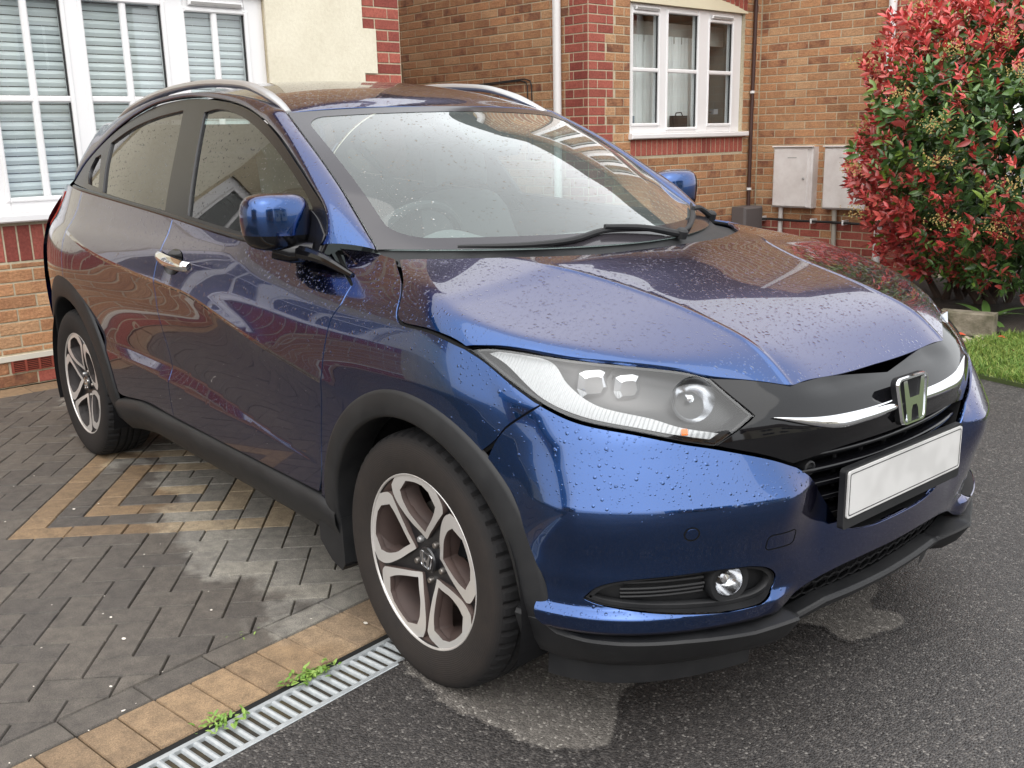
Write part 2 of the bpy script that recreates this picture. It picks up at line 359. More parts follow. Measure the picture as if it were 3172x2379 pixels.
for k, (key, poly, mt) in enumerate(cand):
    o_in = HX(0, -4.05, 0); c = GX(sum(p[0] for p in poly)/len(poly), sum(p[1] for p in poly)/len(poly))
    if mt is not PV_E and c@E2 < -4.06: continue
    V, F = block_shape(poly, rnd.uniform(-.0022, .0008)-(.002 if mt is not PV_E and c@E2 < -3.95 else 0))
    if k < 300 and key[0] == 0: link('paving_block', mesh_of('paving_block', V, F, mt), drive)
    else: rest.add(V, F, mats_p.index(mt))
ro = rest.build('far_paving_blocks', mats_p, drive); ro['kind'] = 'stuff'
# ---- drainage channel
GALV = M('galvanised_steel', (.6,.63,.65), .4, .45)
def galv():
    v = coords(GALV); n1 = noise(GALV, v, 30., 5., .6); lk(GALV, ramp(GALV, n1, [(.3, (.40,.43,.45)), (.7, (.58,.61,.62))]), bsdf(GALV).inputs['Base Color']); bump(GALV, n1, .1, .003)
galv()
CHAN = M('drain_channel_plastic', (.004,.004,.004), .9)
drain = empty('drain_channel', tuple(GX(-.31, -1.4))); tag(drain, 'long galvanised drain grating set between buff edging blocks and asphalt', 'drain')
DI = Matrix.Translation(-Vector(drain.location))
def dadd(mb, name, mat, sm_=False):
    me = mb.mesh(name, mat, sm_); me.transform(DI); return link(name, me, drain)
l0, l1 = -2.6, 1.6
mb = MB(); mb.box((-.398, l0, -.10), (-.374, l1, -.004), T=lambda v: GX(*v)); dadd(mb, 'channel_edge', CHAN)
mb = MB(); mb.box((-.374, l0, -.12), (-.252, l1, -.075), T=lambda v: GX(*v)); dadd(mb, 'channel_floor', CHAN)
for a, b in ((-.374, -.360), (-.262, -.248)):
    mb = MB(); mb.box((a, l0, -.03), (b, l1, -.001), T=lambda v: GX(*v)); dadd(mb, 'rail', GALV)
bm_ = MB(); bm_.tube([(-.361, 0, -.0095), (-.261, 0, -.0095)], .0088, 8); bar_me = bm_.mesh('bar', GALV, True)
nb = 0; l = l0+.02
while l < -.70:
    o = link('bar', bar_me, drain); o.matrix_local = DI @ Matrix(((GW[0], GL[0], 0, GX(0, l)[0]), (GW[1], GL[1], 0, GX(0, l)[1]), (0, 0, 1, 0), (0, 0, 0, 1))); l += .0315
far = MB()
while l < l1: far.tube([GX(-.361, l, -.0085), GX(-.261, l, -.0085)], .0078, 6); l += .0315
fo_ = dadd(far, 'hidden_bars', GALV); fo_['kind'] = 'stuff'
# asphalt lip beside the drain
# ---- small weeds in the drain joint
WEED = M('weed_leaf', (.13,.24,.04), .5, 0, .4); WEED2 = M('young_weed_leaf', (.22,.33,.07), .5, 0, .4)
for mt in (WEED, WEED2):
    bsdf(mt).inputs['Subsurface Weight'].default_value = 0
def leaf_mesh(name, L, w, mat, fold=.25, curl=.3, n=4):
    V = []; F = []
    for i in range(n+1):
        t = i/n; ww = w*(math.sin(math.pi*min(1, t*.93+.05))**.8)*(1-.25*t); z = curl*L*t*t*-.5
        V += [(L*t, -ww, z+fold*ww), (L*t, 0, z), (L*t, ww, z+fold*ww)]
    for i in range(n):
        for j in (0, 1): F.append((i*3+j, (i+1)*3+j, (i+1)*3+j+1, i*3+j+1))
    me = mesh_of(name, V, F, mat, True); return me
def weed(loc, n, size, label, seed):
    rr = random.Random(seed); w = empty('weed', tuple(loc)); tag(w, label, 'weed', 'weeds growing beside the drain')
    ms = [leaf_mesh('leaf', size, size*.24, m_, .3, .5) for m_ in (WEED, WEED2)]
    for i in range(n):
        o = link('leaf', ms[i % 2], w); a = rr.uniform(0, 6.28); d = rr.uniform(0, size*3.6); o.location = (math.cos(a)*d*.55, math.sin(a)*d*1.2, .003+rr.uniform(0, size*.45)); o.rotation_euler = (rr.uniform(-.4, .4), -rr.uniform(-.2, .9), rr.uniform(0, 6.28)); q = rr.uniform(.6, 1.15); o.scale = (q, q, q)
weed(GX(-.378, -1.30, .0), 70, .019, 'low green weed over the drain bars near the bottom of the picture', 1)
weed(GX(-.378, -1.035, .0), 110, .020, 'bushy green weed over the drain bars close to the front tyre', 2)
weed(GX(-.71, -1.0, .0), 6, .014, 'tiny green seedling in a paving joint by the dark edging', 3)
# fallen petals
PET = M('fallen_petal', (.75,.70,.62), .6); mb = MB(); rr = random.Random(5)
for i in range(110):
    w, l = rr.uniform(-3.4, -.42), rr.uniform(-2.2, -.75); r = rr.choice((.002, .003, .004, .006)); c = GX(w, l, .0035); a = rr.uniform(0, 6.28); mb.add([c+np.array([r*(1+.5*math.cos(a))*math.cos(q), r*math.sin(q), rr.uniform(0, .001)]) for q in np.linspace(0, 6.28, 7)[:-1]], [(0,1,2,3,4,5)])
tag(mb.build('fallen_petals', PET), 'tiny pale petals scattered over the wet block paving', 'petals', kind='stuff')

# ---- brickwork
def brick_mat(name, base, dark, amt, rough=.85, rustic=1.):
    m = M(name, base, rough, 0, .25); v = coords(m); g_ = geo(m); oi = nd(m, 'ShaderNodeObjectInfo'); b = bsdf(m)
    n1 = noise(m, g_, 9., 4., .6); n2 = noise(m, g_, 70., 5., .65); n3 = noise(m, g_, 1.1, 3.)
    c = mixc(m, math_(m, 'MULTIPLY', ramp(m, n1, [(.45, (0,0,0)), (.66, (1,1,1))]), amt), base, dark)
    c = mixc(m, 1., c, ramp(m, n2, [(.25, (.66,.64,.62)), (.75, (1.3,1.3,1.28))]), 'MULTIPLY'); c = mixc(m, 1., c, ramp(m, oi.outputs['Random'], [(0., (.84,.82,.82)), (1., (1.16,1.18,1.16))]), 'MULTIPLY')
    c = mixc(m, 1., c, ramp(m, n3, [(.3, (.9,.9,.9)), (.7, (1.1,1.09,1.08))]), 'MULTIPLY'); lk(m, c, b.inputs['Base Color'])
    mp = nd(m, 'ShaderNodeMapping'); mp.inputs['Scale'].default_value = (30., 30., 70.); lk(m, g_, mp.inputs[0]); n4 = noise(m, mp.outputs[0], 1., 4., .6)
    bump(m, math_(m, 'ADD', math_(m, 'MULTIPLY', n4, rustic), math_(m, 'MULTIPLY', n2, .35)), .6, .010); return m
BR = [brick_mat('buff_brick', (.40,.215,.115), (.24,.105,.062), .55), brick_mat('orange_brick', (.42,.222,.118), (.31,.145,.08), .5), brick_mat('brown_brick', (.35,.175,.095), (.18,.078,.052), 1.), brick_mat('pale_brick', (.45,.27,.155), (.34,.175,.095), .5)]
BRED = [brick_mat('red_brick', (.34,.098,.075), (.27,.075,.058), .5, .75, .25), brick_mat('dark_red_brick', (.26,.068,.054), (.19,.05,.042), .5, .75, .25)]
def mort():
    m = M('mortar', (.46,.38,.235), .95, 0, .2); g_ = geo(m); n1 = noise(m, g_, 60., 4.); n2 = noise(m, g_, 3., 3.); c = mixc(m, 1., ramp(m, n1, [(.3, (.44,.38,.27)), (.7, (.57,.50,.36))]), ramp(m, n2, [(.3, (.85,.85,.85)), (.7, (1.1,1.1,1.1))]), 'MULTIPLY'); lk(m, c, bsdf(m).inputs['Base Color']); bump(m, n1, .4, .004); return m
MORT = mort()
ALLB = BR+BRED
def brickup(name):
    """material for brickwork too high to be in the picture (seen only mirrored in the car)"""
    m = M(name, (.4,.2,.1), .85); v = geo(m); s_ = sep(m, v); cb = nd(m, 'ShaderNodeCombineXYZ'); lk(m, math_(m, 'ADD', s_[0], s_[1]), cb.inputs[0]); lk(m, s_[2], cb.inputs[1])
    t = nd(m, 'ShaderNodeTexBrick', Scale=1.); lk(m, cb.outputs[0], t.inputs['Vector']); t.inputs['Color1'].default_value = (.42,.21,.09,1); t.inputs['Color2'].default_value = (.26,.11,.055,1); t.inputs['Mortar'].default_value = (.46,.38,.24,1)
    t.inputs['Brick Width'].default_value = .225; t.inputs['Row Height'].default_value = .075; t.inputs['Mortar Size'].default_value = .01; lk(m, t.outputs[0], bsdf(m).inputs['Base Color']); return m
BRUP = brickup('upper_brickwork')
_cache = {}
def brick_me(L, h, mt):
    k = (round(L, 3), round(h, 3), mt.name)
    if k not in _cache:
        c = .003; V = [(0,-L/2,-h/2),(0,L/2,-h/2),(0,L/2,h/2),(0,-L/2,h/2),(.0022,-L/2,-h/2),(.0022,L/2,-h/2),(.0022,L/2,h/2),(.0022,-L/2,h/2),(.0042,-L/2+c,-h/2+c),(.0042,L/2-c,-h/2+c),(.0042,L/2-c,h/2-c),(.0042,-L/2+c,h/2-c)]
        F = [(i, (i+1) % 4, (i+1) % 4+4, i+4) for i in range(4)]+[(i+4, (i+1) % 4+4, (i+1) % 4+8, i+8) for i in range(4)]+[(8,9,10,11)]
        _cache[k] = mesh_of('brick', V, F, mt)
    return _cache[k]
class Wall:
    """bricks of one wall; frame = (origin, along, normal)"""
    def __init__(s, O, U, N): s.O, s.U, s.N = map(np.array, (O, U, N)); s.b = []
    def at(s, u, z, d=0.): return s.O+s.U*u+EZ*z+s.N*d
    def lay(s, u0, u1, z0, z1, pick, holes=(), shift=0.):
        k = int(round(z0/.075)); 
        while k*.075 < z1-.01:
            zc = k*.075+.0375; zlo, zhi = max(z0, k*.075), min(z1, (k+1)*.075); spans = [(u0, u1)]
            for (a, b, c, d) in holes:
                if c < zc < d:
                    ns = []
                    for p, q in spans:
                        if b <= p or a >= q: ns.append((p, q)); continue
                        if a > p: ns.append((p, a))
                        if b < q: ns.append((b, q))
                    spans = ns
            for p, q in spans:
                off = (.1125 if k % 2 else 0)+shift; i = math.floor((p-off)/.225)
                while off+i*.225 < q:
                    a, b = max(p, off+i*.225), min(q, off+(i+1)*.225); i += 1
                    if b-a > .03: s.b.append(((a+b)/2, (zlo+zhi)/2, b-a-.010, zhi-zlo-.010, pick((a+b)/2, zc, k)))
            k += 1
        return s
    def soldiers(s, u0, u1, z0, z1, pick):
        n = max(1, round((u1-u0)/.075)); w = (u1-u0)/n
        for i in range(n): s.b.append((u0+w*(i+.5), (z0+z1)/2, w-.010, z1-z0-.008, pick(u0+w*(i+.5), z0, i)))
        return s
    def finish(s, wall, cap, seen=lambda P: True):
        """the bricks that show become objects under the wall, the others one joined part"""
        sc = []
        for (u, z, L, h, mt) in s.b:
            c = s.at(u, z); x, y, d = projpx(c); vis = -25 < x < 1050 and -25 < y < 790 and d > 0 and seen((x, y)); sc.append((0 if vis else 1, d/max(L*h, 1e-5)**.5))
        idx = sorted(range(len(s.b)), key=lambda i: sc[i]); rest = MB(); n = 0
        W0 = wall.matrix_world.inverted() if False else Matrix.Identity(4)
        for i in idx:
            u, z, L, h, mt = s.b[i]; c = s.at(u, z, rnd.uniform(-.0008, .0008)); Mx = Matrix(((s.N[0], s.U[0], 0, c[0]), (s.N[1], s.U[1], 0, c[1]), (0, 0, 1, c[2]), (0, 0, 0, 1)))
            if sc[i][0] == 0 and n < cap:
                o = link('brick', brick_me(round(L/.005)*.005, round(h/.005)*.005, mt), wall); o.matrix_local = Mx; n += 1
            else:
                me = brick_me(L, h, mt); rest.add([Mx @ v.co for v in me.vertices], [tuple(p.vertices) for p in me.polygons], ALLB.index(mt))
        if rest.v:
            r = rest.build('far_bricks', ALLB, wall); r['kind'] = 'stuff'
        return n
def pick_buff(u, z, k):
    r = rnd.random(); return BR[0] if r < .34 else BR[1] if r < .62 else BR[2] if r < .88 else BR[3]
def pick_red(u, z, k): return BRED[0] if rnd.random() < .72 else BRED[1]
WHITE = M('white_upvc', (.80,.79,.79), .32, 0, .5); bsdf(WHITE).inputs['Coat Weight'].default_value = .2
def cream():
    m = M('cream_render', (.72,.64,.47), .9, 0, .2); g_ = geo(m); n1 = noise(m, g_, 45., 5., .6); n2 = noise(m, g_, 2.5, 5., .6); c = mixc(m, 1., ramp(m, n1, [(.3, (.70,.65,.52)), (.7, (.77,.725,.59))]), ramp(m, n2, [(.35, (.93,.92,.9)), (.65, (1.04,1.04,1.04))]), 'MULTIPLY'); lk(m, c, bsdf(m).inputs['Base Color']); bump(m, math_(m, 'ADD', n1, noise(m, g_, 170., 3.)), .35, .006); return m
CREAM = cream()
WGLASS = thin_glass('window_glass', (.86,.90,.90), 1.0)
ROOMD = M('dim_room', (.30,.29,.26), .95)
# =========== left house (front in the plane o = -4.27)
OA = -4.27
houseA = empty('rendered_house', tuple(HX(0, OA, 0))); tag(houseA, 'cream rendered house with red brick quoins behind the rear of the car', 'house')
HI = {}
def hpart(mb, name, mat, parent, smooth=False):
    """mesh given in world space, parented to a house part chain"""
    me = mb.mesh(name, mat, smooth); root = parent
    off = Vector((0, 0, 0)); q = parent
    while q is not None: off += q.location; q = q.parent
    me.transform(Matrix.Translation(-off)); return link(name, me, parent)
def hmesh(o): # world-space objects under a moved empty
    return o
def hbox(mb, s0, s1, o0, o1, z0, z1, c=0.): return mb.bbox((o0, s0, z0), (o1, s1, z1), c, T=lambda v: HX(v[1], v[0], v[2])) if c else mb.box((o0, s0, z0), (o1, s1, z1), T=lambda v: HX(v[1], v[0], v[2]))
houseA.location = (0, 0, 0)                       # parts are modelled in place
wA = MB(); hbox(wA, -7.0, -3.35, OA-.25, OA, 0, 2.75); hbox(wA, -1.45, -.64, OA-.25, OA, 0, 2.75); hbox(wA, 1.235, 2.312, OA-.25, OA, 0, 2.75); hbox(wA, -3.35, -1.45, OA-.25, OA, 0, .95); hbox(wA, -.64, 1.235, OA-.25, OA, 0, .95); hbox(wA, -3.35, -1.45, OA-.25, OA, 2.255, 2.75); hbox(wA, -.64, 1.235, OA-.25, OA, 2.255, 2.75)
wallA = wA.build('wall', MORT, houseA)
W = Wall(HX(0, OA, 0), E1, E2)
W.lay(-3.6, 2.31, .0, .1499, lambda u, z, k: pick_red(u, z, k) if rnd.random() < .8 else BR[2], holes=[(-.60, -.36, .075, .16)])
W.lay(-3.6, 2.31, .1875, .7124, lambda u, z, k: BR[1] if rnd.random() < .5 else BR[3] if rnd.random() < .5 else BR[0], shift=.05)
W.soldiers(-3.6, 2.31, .715, .925, pick_red)
for k in range(12, 36):
    z = k*.075+.0; wide_ = (k//3) % 2 == 0; 
    if z > 2.72: break
    a = 2.10 if ((k-24) % 7) < 4 else 1.99
    W.lay(a, 2.31, z, z+.0749, pick_red, shift=.07)
W.lay(-3.6+.0, -.66, .95, 2.7, pick_red, holes=[(-3.40, -1.42, .9, 2.25)], shift=.02) if False else None
W.finish(wallA, 300)
# cream render areas stand 12 mm proud and stop at the toothed quoins
mb = MB(); hbox(mb, 1.23, 1.985, OA, OA+.014, .94, 2.75)
z = .94
for k in range(12, 37):
    z0 = max(.94, k*.075+.004); z1 = (k+1)*.075+.004; a = 2.094 if ((k-24) % 7) < 4 else 1.985
    if a > 1.99: hbox(mb, 1.985, a, OA, OA+.014, z0, z1)
hpart(mb, 'render', CREAM, houseA)
mb = MB(); hbox(mb, -1.42, -.66, OA, OA+.014, .94, 2.75); hbox(mb, -7., -3.38, OA, OA+.014, .94, 2.75); hpart(mb, 'render', CREAM, houseA)
mb = MB(); hbox(mb, -3.6, 2.30, OA, OA+.018, .1535, .1835, 0); hpart(mb, 'damp_course_strip', M('pale_mortar_fillet', (.62,.58,.5), .9), houseA)
mb = MB(); hbox(mb, -7., 2.312, OA-.25, OA, 2.755, 4.4); hbox(mb, 2.062, 2.312, -9, OA-.255, 0, 4.4); hpart(mb, 'upper_wall', BRUP, houseA)
ROOFM = M('roof_tiles', (.075,.055,.048), .8)
def roof(parent, s0, s1, o0, o1, ze, zr, name='roof'):
    m_ = (o0+o1)/2; mb = MB(); mb.add([HX(s0, o1+.3, ze-.05), HX(s1, o1+.3, ze-.05), HX(s1, m_, zr), HX(s0, m_, zr), HX(s0, o0-.3, ze-.05), HX(s1, o0-.3, ze-.05)], [(0,1,2,3),(3,2,5,4)]); hpart(mb, name, ROOFM, parent)
roof(houseA, -7.2, 2.5, -11, OA, 4.45, 5.9)
# air brick
airb = MB(); TERR = M('terracotta_vent', (.24,.05,.03), .8); hbox(airb, -.585, -.365, OA-.02, OA+.004, .085, .150); air = hpart(airb, 'air_brick', M('vent_dark', (.03,.012,.01), .9), houseA)
for i in range(4): mb = MB(); hbox(mb, -.59+i*.0745, -.578+i*.0745, OA+.004, OA+.018, .082, .153); hpart(mb, 'bar', TERR, air)
for i in range(7): mb = MB(); hbox(mb, -.585, -.365, OA+.004, OA+.014, .084+i*.0105, .0885+i*.0105); hpart(mb, 'louvre', TERR, air)
def window(parent, o, s0, s1, z0, z1, panes, tz, glaze, vents=(), sill=True, name='window'):
    """panes: (s0,s1,z0,z1); tz transom height; glaze: vertical glazing bars; frame fills the rest"""
    w = empty(name); w.parent = parent
    cuts = sorted(panes); mb = MB(); d0, d1 = o-.10, o-.035
    hbox(mb, s0, cuts[0][0]-.0, d0, d1, z0, z1, .004); hbox(mb, cuts[-1][1], s1, d0, d1, z0, z1, .004)
    for i in range(len(cuts)-1): hbox(mb, cuts[i][1], cuts[i+1][0], d0, d1+.004, z0, z1, .008)
    for a, b, c, d in cuts: hbox(mb, a, b, d0, d1-.002, z0, c, .006); hbox(mb, a, b, d0, d1-.002, d, z1, .006)
    fr = hpart(mb, 'frame', WHITE, w)
    for i, (a, b, c, d) in enumerate(cuts):
        mb = MB(); e = .022       # raised sash lip
        for q in ((a-e, a+.004, c-e, d+e), (b-.004, b+e, c-e, d+e)): hbox(mb, *q[:2], d1-.01, d1+.012, *q[2:], .007)
        for q in ((a+.004, b-.004, c-e, c+.004), (a+.004, b-.004, d-.004, d+e)): hbox(mb, *q[:2], d1-.01, d1+.012, *q[2:], .007)
        hpart(mb, 'sash', WHITE, w)
        mb = MB(); mb.add([HX(a, d1-.026, c), HX(b, d1-.026, c), HX(b, d1-.026, d), HX(a, d1-.026, d)], [(0,1,2,3)]); hpart(mb, 'pane', WGLASS, w)
        mb = MB(); hbox(mb, b-.012, b, d1-.023, d1-.008, c, d); hpart(mb, 'gasket', SEALW, w)
        if tz: mb = MB(); hbox(mb, a, b, d1-.023, d1+.002, tz-.018, tz+.018, .008); hpart(mb, 'transom', WHITE, w)
        for g in glaze:
            if a < g < b: mb = MB(); hbox(mb, g-.019, g+.019, d1-.0235, d1+.004, c, d, .009); hpart(mb, 'glazing_bar', WHITE, w)
    for a, b, z in vents:
        mb = MB(); hbox(mb, a, b, d1+.004, d1+.026, z-.016, z+.016, .006); hpart(mb, 'trickle_vent', WHITE, w)
        mb = MB(); hbox(mb, a+.015, b-.015, d1+.0255, d1+.029, z-.010, z+.006); hpart(mb, 'vent_slot', M('vent_grey', (.28,.27,.26), .6), w)
    if sill:
        mb = MB(); hbox(mb, s0-.02, s1+.06, o-.06, o+.055, z0-.045, z0, .008); hpart(mb, 'sill', WHITE, w)
    # room behind
    mb = MB(); hbox(mb, s0, s1, o-1.3, o-1.26, z0-.3, z1+.2); hbox(mb, s0, s0+.02, o-1.3, o-.12, z0-.3, z1+.2); hbox(mb, s1-.02, s1, o-1.3, o-.12, z0-.3, z1+.2); hbox(mb, s0, s1, o-1.3, o-.12, z1+.18, z1+.2); hbox(mb, s0, s1, o-1.3, o-.12, z0-.3, z0-.28); hpart(mb, 'room_lining', ROOMD, w)
    return w
SEALW = M('glazing_gasket', (.02,.02,.02), .7)
window(houseA, OA, -.64, 1.235, .985, 2.255, [(-.455,-.045,1.07,2.17),(.07,.55,1.07,2.17),(.69,1.105,1.07,2.145)], 1.615, (-.245,.315,.895), vents=[(.72,1.09,2.195)])
window(houseA, OA, -3.38, -1.44, .985, 2.255, [(-3.24,-2.72,1.07,2.17),(-2.60,-2.10,1.07,2.17),(-1.98,-1.56,1.07,2.17)], 1.615, (-2.98,-2.35,-1.77))
SLAT = M('blind_slat', (.70,.735,.735), .5)
for i, (a, b, where) in enumerate(((-.46,-.035,'leftmost window pane pair of the cream house'), (.06,.56,'middle window pane pair of the cream house'), (.68,1.115,'opening casement beside the cream render'))):
    bl = empty('window_blind'); tag(bl, 'white slatted blind lowered behind the '+where, 'blind', 'slatted blinds in the left house window')
    me = MB().add([HX(a, OA-.118, .022), HX(b, OA-.118, .022), HX(b, OA-.103, 0), HX(a, OA-.103, 0), HX(b, OA-.112, -.022), HX(a, OA-.112, -.022)], [(0,1,2,3),(3,2,4,5)]).mesh('slat', SLAT, True)
    z = 1.085
    while z < 2.2: o = link('slat', me, bl); o.location = (0, 0, z); z += .048
    for s_ in (a+.10, b-.10): hpart(MB().tube([HX(s_, OA-.110, 1.07), HX(s_, OA-.110, 2.2)], .0012, 5), 'cord', WHITE, bl)
# =========== right house: corner at s = 4.19
OC, SB, SD = -4.165, 4.19, 6.715
houseB = empty('brick_house'); tag(houseB, 'buff brick house with red quoins and a white window beyond the windscreen', 'house')
mb = MB(); hbox(mb, SB, 4.725, OC-.25, OC, 0, 2.75); hbox(mb, 6.435, SD, OC-.25, OC, 0, 2.75); hbox(mb, 4.725, 6.435, OC-.25, OC, 0, 1.30); hbox(mb, 4.725, 6.435, OC-.25, OC, 2.455, 2.75); wC = mb.build('front_wall', MORT, houseB)
mb = MB(); hbox(mb, SB, SB+.24, -9.5, OC-.251, 0, 2.75); wB = mb.build('side_wall', MORT, houseB)
mb = MB(); hbox(mb, SD, SD+.25, OC, -2.2, 0, 2.75); wD = mb.build('porch_wall', MORT, houseB)
# quoin courses: red toothing three courses long, one and a half bricks / one brick
def red_at(k): return ((k-1) % 7) < 4
CW = Wall(HX(0, OC, 0), E1, E2)
holesC = [(4.725,6.435,1.30,2.46),(4.74,6.46,1.135,1.30)]
for k in range(0, 37):
    z0 = k*.075; e = 4.505 if red_at(k) else 4.40
    CW.lay(SB, e, z0, z0+.0749, pick_red, shift=SB-.0)
    hs = holesC+[(4.70+.0, 6.47, 2.44, 2.47+.11*(1-((5.6-5.6)/.87)**2)+.22)] if z0 > 2.4 else holesC
    CW.lay(e, SD, z0, z0+.0749, pick_buff, holes=hs, shift=.03)
CW.soldiers(4.735, 6.455, 1.142, 1.292, pick_red)
for i in range(24):
    u = 4.735+.0725*(i+.5); z = 2.47+.11*(1-((u-5.6)/.87)**2); CW.b.append((u, z+.112, .062, .212, pick_red(u, z, i)))
BW = Wall(HX(SB, 0, 0), -E2, -E1)               # u runs backwards from the corner: u = -o
for k in range(0, 37):
    z0 = k*.075; e = -OC+(.275 if red_at(k+2) else .22)
    BW.lay(-OC, e, z0, z0+.0749, pick_red, shift=.06); BW.lay(e, 8.2, z0, z0+.0749, pick_buff, shift=.11)
DW = Wall(HX(SD, 0, 0), -E2, -E1)
for k in range(0, 37):
    z0 = k*.075
    if z0 < .40: DW.lay(2.25, -OC-.012, z0, z0+.0749, lambda u, z, k: pick_red(u, z, k) if rnd.random() < .85 else BR[1], shift=.02)
    else:
        e = 2.80 if red_at(k) else 2.72
        DW.lay(2.25, e, z0, z0+.0749, pick_red, shift=.02); DW.lay(e, -OC-.012, z0, z0+.0749, pick_buff, shift=.02)
carmask = lambda p: p[1] < (262 if p[0] > 720 else 240) and not (p[0] < 540 and p[1] > 84)
CW.finish(wC, 100, carmask); BW.finish(wB, 95, carmask); DW.finish(wD, 105, lambda p: carmask(p) and p[0] < 900)
mb = MB(); hbox(mb, SB, SD, OC-.25, OC, 2.755, 4.4); hbox(mb, SB, SB+.24, -9.5, OC-.255, 2.755, 4.4); hbox(mb, SD, 12.5, -2.45, -2.2, 2.755, 4.4); hbox(mb, SD, SD+.25, OC, -2.455, 2.755, 4.4); hpart(mb, 'upper_wall', BRUP, houseB)
roof(houseB, SB-.2, SD+.2, -9.5, OC, 4.45, 5.7); roof(houseB, SD-.1, 12.7, -9, -2.2, 4.45, 6.0)
mb = MB(); hbox(mb, SD+.25, 8.2, -2.45, -2.25, 0, 2.75); hpart(mb, 'porch_return_wall', BRED[0], houseB)
# cream tympanum under the brick arch
mb = MB(); pts = [(4.72,2.456),(6.47,2.456)]+[(u, 2.468+.11*(1-((u-5.6)/.87)**2)) for u in np.linspace(6.47, 4.73, 20)]
mb.prism(pts, lambda u, v, d: HX(u, d, v), OC-.02, OC+.012); hpart(mb, 'arch_panel', M('cream_paint', (.74,.68,.5), .6), houseB)
window(houseB, OC, 4.725, 6.435, 1.34, 2.455, [(4.795,5.16,1.43,2.37),(5.285,5.735,1.39,2.40),(5.91,6.285,1.42,2.355)], 1.897, (), vents=[(4.82,5.15,2.415),(5.93,6.27,2.40)])
for a, b, za, zb in ((4.6,5.5,2.85,4.0),(5.75,6.5,2.85,4.0)):
    window(houseB, OC+.12, a, b, za, zb, [(a+.07,(a+b)/2-.04,za+.07,zb-.07),((a+b)/2+.04,b-.07,za+.07,zb-.07)], None, (), sill=True)
window(houseB, -2.08, 8.0, 9.6, 2.9, 4.1, [(8.07,8.5,2.97,4.03),(8.58,9.02,2.97,4.03),(9.1,9.53,2.97,4.03)], None, ())
# curtains
NET = M('curtain_fabric', (.82,.82,.80), .9)
def curtain(s0, s1, lab, seed):
    P = []; n = 60; rr = random.Random(seed); ph = [rr.uniform(0, 6) for _ in range(3)]
    for i in range(n+1):
        s = s0+(s1-s0)*i/n; d = .018*math.sin(i*.55+ph[0])+.010*math.sin(i*1.3+ph[1]); P.append([HX(s, OC-.22+d*(.5+.5*k/5), z) for k, z in enumerate(np.linspace(2.22, 1.30, 6))])
    nv = 6; V = [q for r in P for q in r]; F = [(i*nv+j, (i+1)*nv+j, (i+1)*nv+j+1, i*nv+j+1) for i in range(n) for j in range(nv-1)]
    tag(link('curtain', mesh_of('curtain', V, F, NET, True)), lab, 'curtain')
curtain(4.78, 5.24, 'pale curtain drawn in the left pane of the brick house window', 1); curtain(5.26, 5.93, 'pale curtain drawn in the middle pane of the brick house window', 2); curtain(5.97, 6.07, 'narrow pale curtain edge in the right pane of the brick house window', 3)
tag(MB().box((OC-.26, 4.74, 2.16), (OC-.23, 6.42, 2.34), T=lambda v: HX(v[1], v[0], v[2])).build('curtain_pelmet', M('pelmet_fabric', (.42,.40,.36), .9)), 'beige pelmet across the top of the brick house window', 'pelmet')
bag = MB(); hbox(bag, 5.50, 5.70, OC-.17, OC-.11, 1.385, 1.50); BAGM = M('black_bag_leather', (.012,.011,.011), .5); bo = bag.build('handbag', BAGM); tag(bo, 'small black bag on the window ledge in the middle pane', 'bag')
MB().tube([HX(5.55, OC-.14, 1.50), HX(5.56, OC-.14, 1.525), HX(5.64, OC-.14, 1.53), HX(5.66, OC-.14, 1.50)], .005, 6).build('handle', BAGM, bo)
b2 = MB(); hbox(b2, 5.905, 6.04, OC-.17, OC-.11, 1.415, 1.53); o2 = b2.build('radio', BAGM); tag(o2, 'dark box with a small lamp arm on the ledge in the right pane', 'box')
MB().tube([HX(5.95, OC-.14, 1.53), HX(5.98, OC-.13, 1.57), HX(6.06, OC-.12, 1.53), HX(6.12, OC-.12, 1.535)], .006, 6).build('lamp_arm', BAGM, o2); mb = MB(); hbox(mb, 6.09, 6.16, OC-.14, OC-.09, 1.51, 1.56); mb.build('lamp_head', M('grey_lamp', (.25,.27,.29), .4), o2)
b3 = MB(); hbox(b3, 4.80, 4.92, OC-.13, OC-.11, 1.43, 1.50); o3 = b3.build('picture_frame', M('blue_grey_frame', (.18,.24,.28), .4)); tag(o3, 'small blue grey frame on the ledge in the left pane', 'picture frame')
# ---- pipes, boxes and cables
def pipe(name, pts, r, mat, label, cat='pipe', parent=None):
    o = MB().tube(pts, r, 14).build(name, mat, parent, True)
    if label: tag(o, label, cat)
    return o
PIPEW = M('white_pipe', (.76,.75,.74), .35); PIPEB = M('brown_pipe', (.055,.025,.02), .5); GREYB = M('grey_plastic_box', (.115,.10,.098), .6)
dp = pipe('downpipe', [HX(SB-.055, -4.48, 0), HX(SB-.055, -4.48, 4.4)], .036, PIPEW, 'white downpipe running down the brick corner above the windscreen', 'downpipe')
dp2 = pipe('downpipe', [HX(SD-.05, -2.762, 0), HX(SD-.05, -2.762, 4.4)], .036, PIPEW, 'white downpipe partly hidden behind the red leaved shrub', 'downpipe')
bp_ = pipe('waste_pipe', [HX(6.552, OC+.035, .55), HX(6.552, OC+.035, 1.5), HX(6.562, OC+.035, 2.1), HX(6.572, OC+.035, 3.2)], .019, PIPEB, 'thin dark brown pipe beside the white window of the brick house', 'pipe')
for z in (.77, 1.72): hpart(MB().lathe([(.0215,-.012),(.024,-.012),(.024,.012),(.0215,.012)], HX(6.552, OC+.035, z), (0,0,1), 16), 'pipe_clip', PIPEW, bp_)
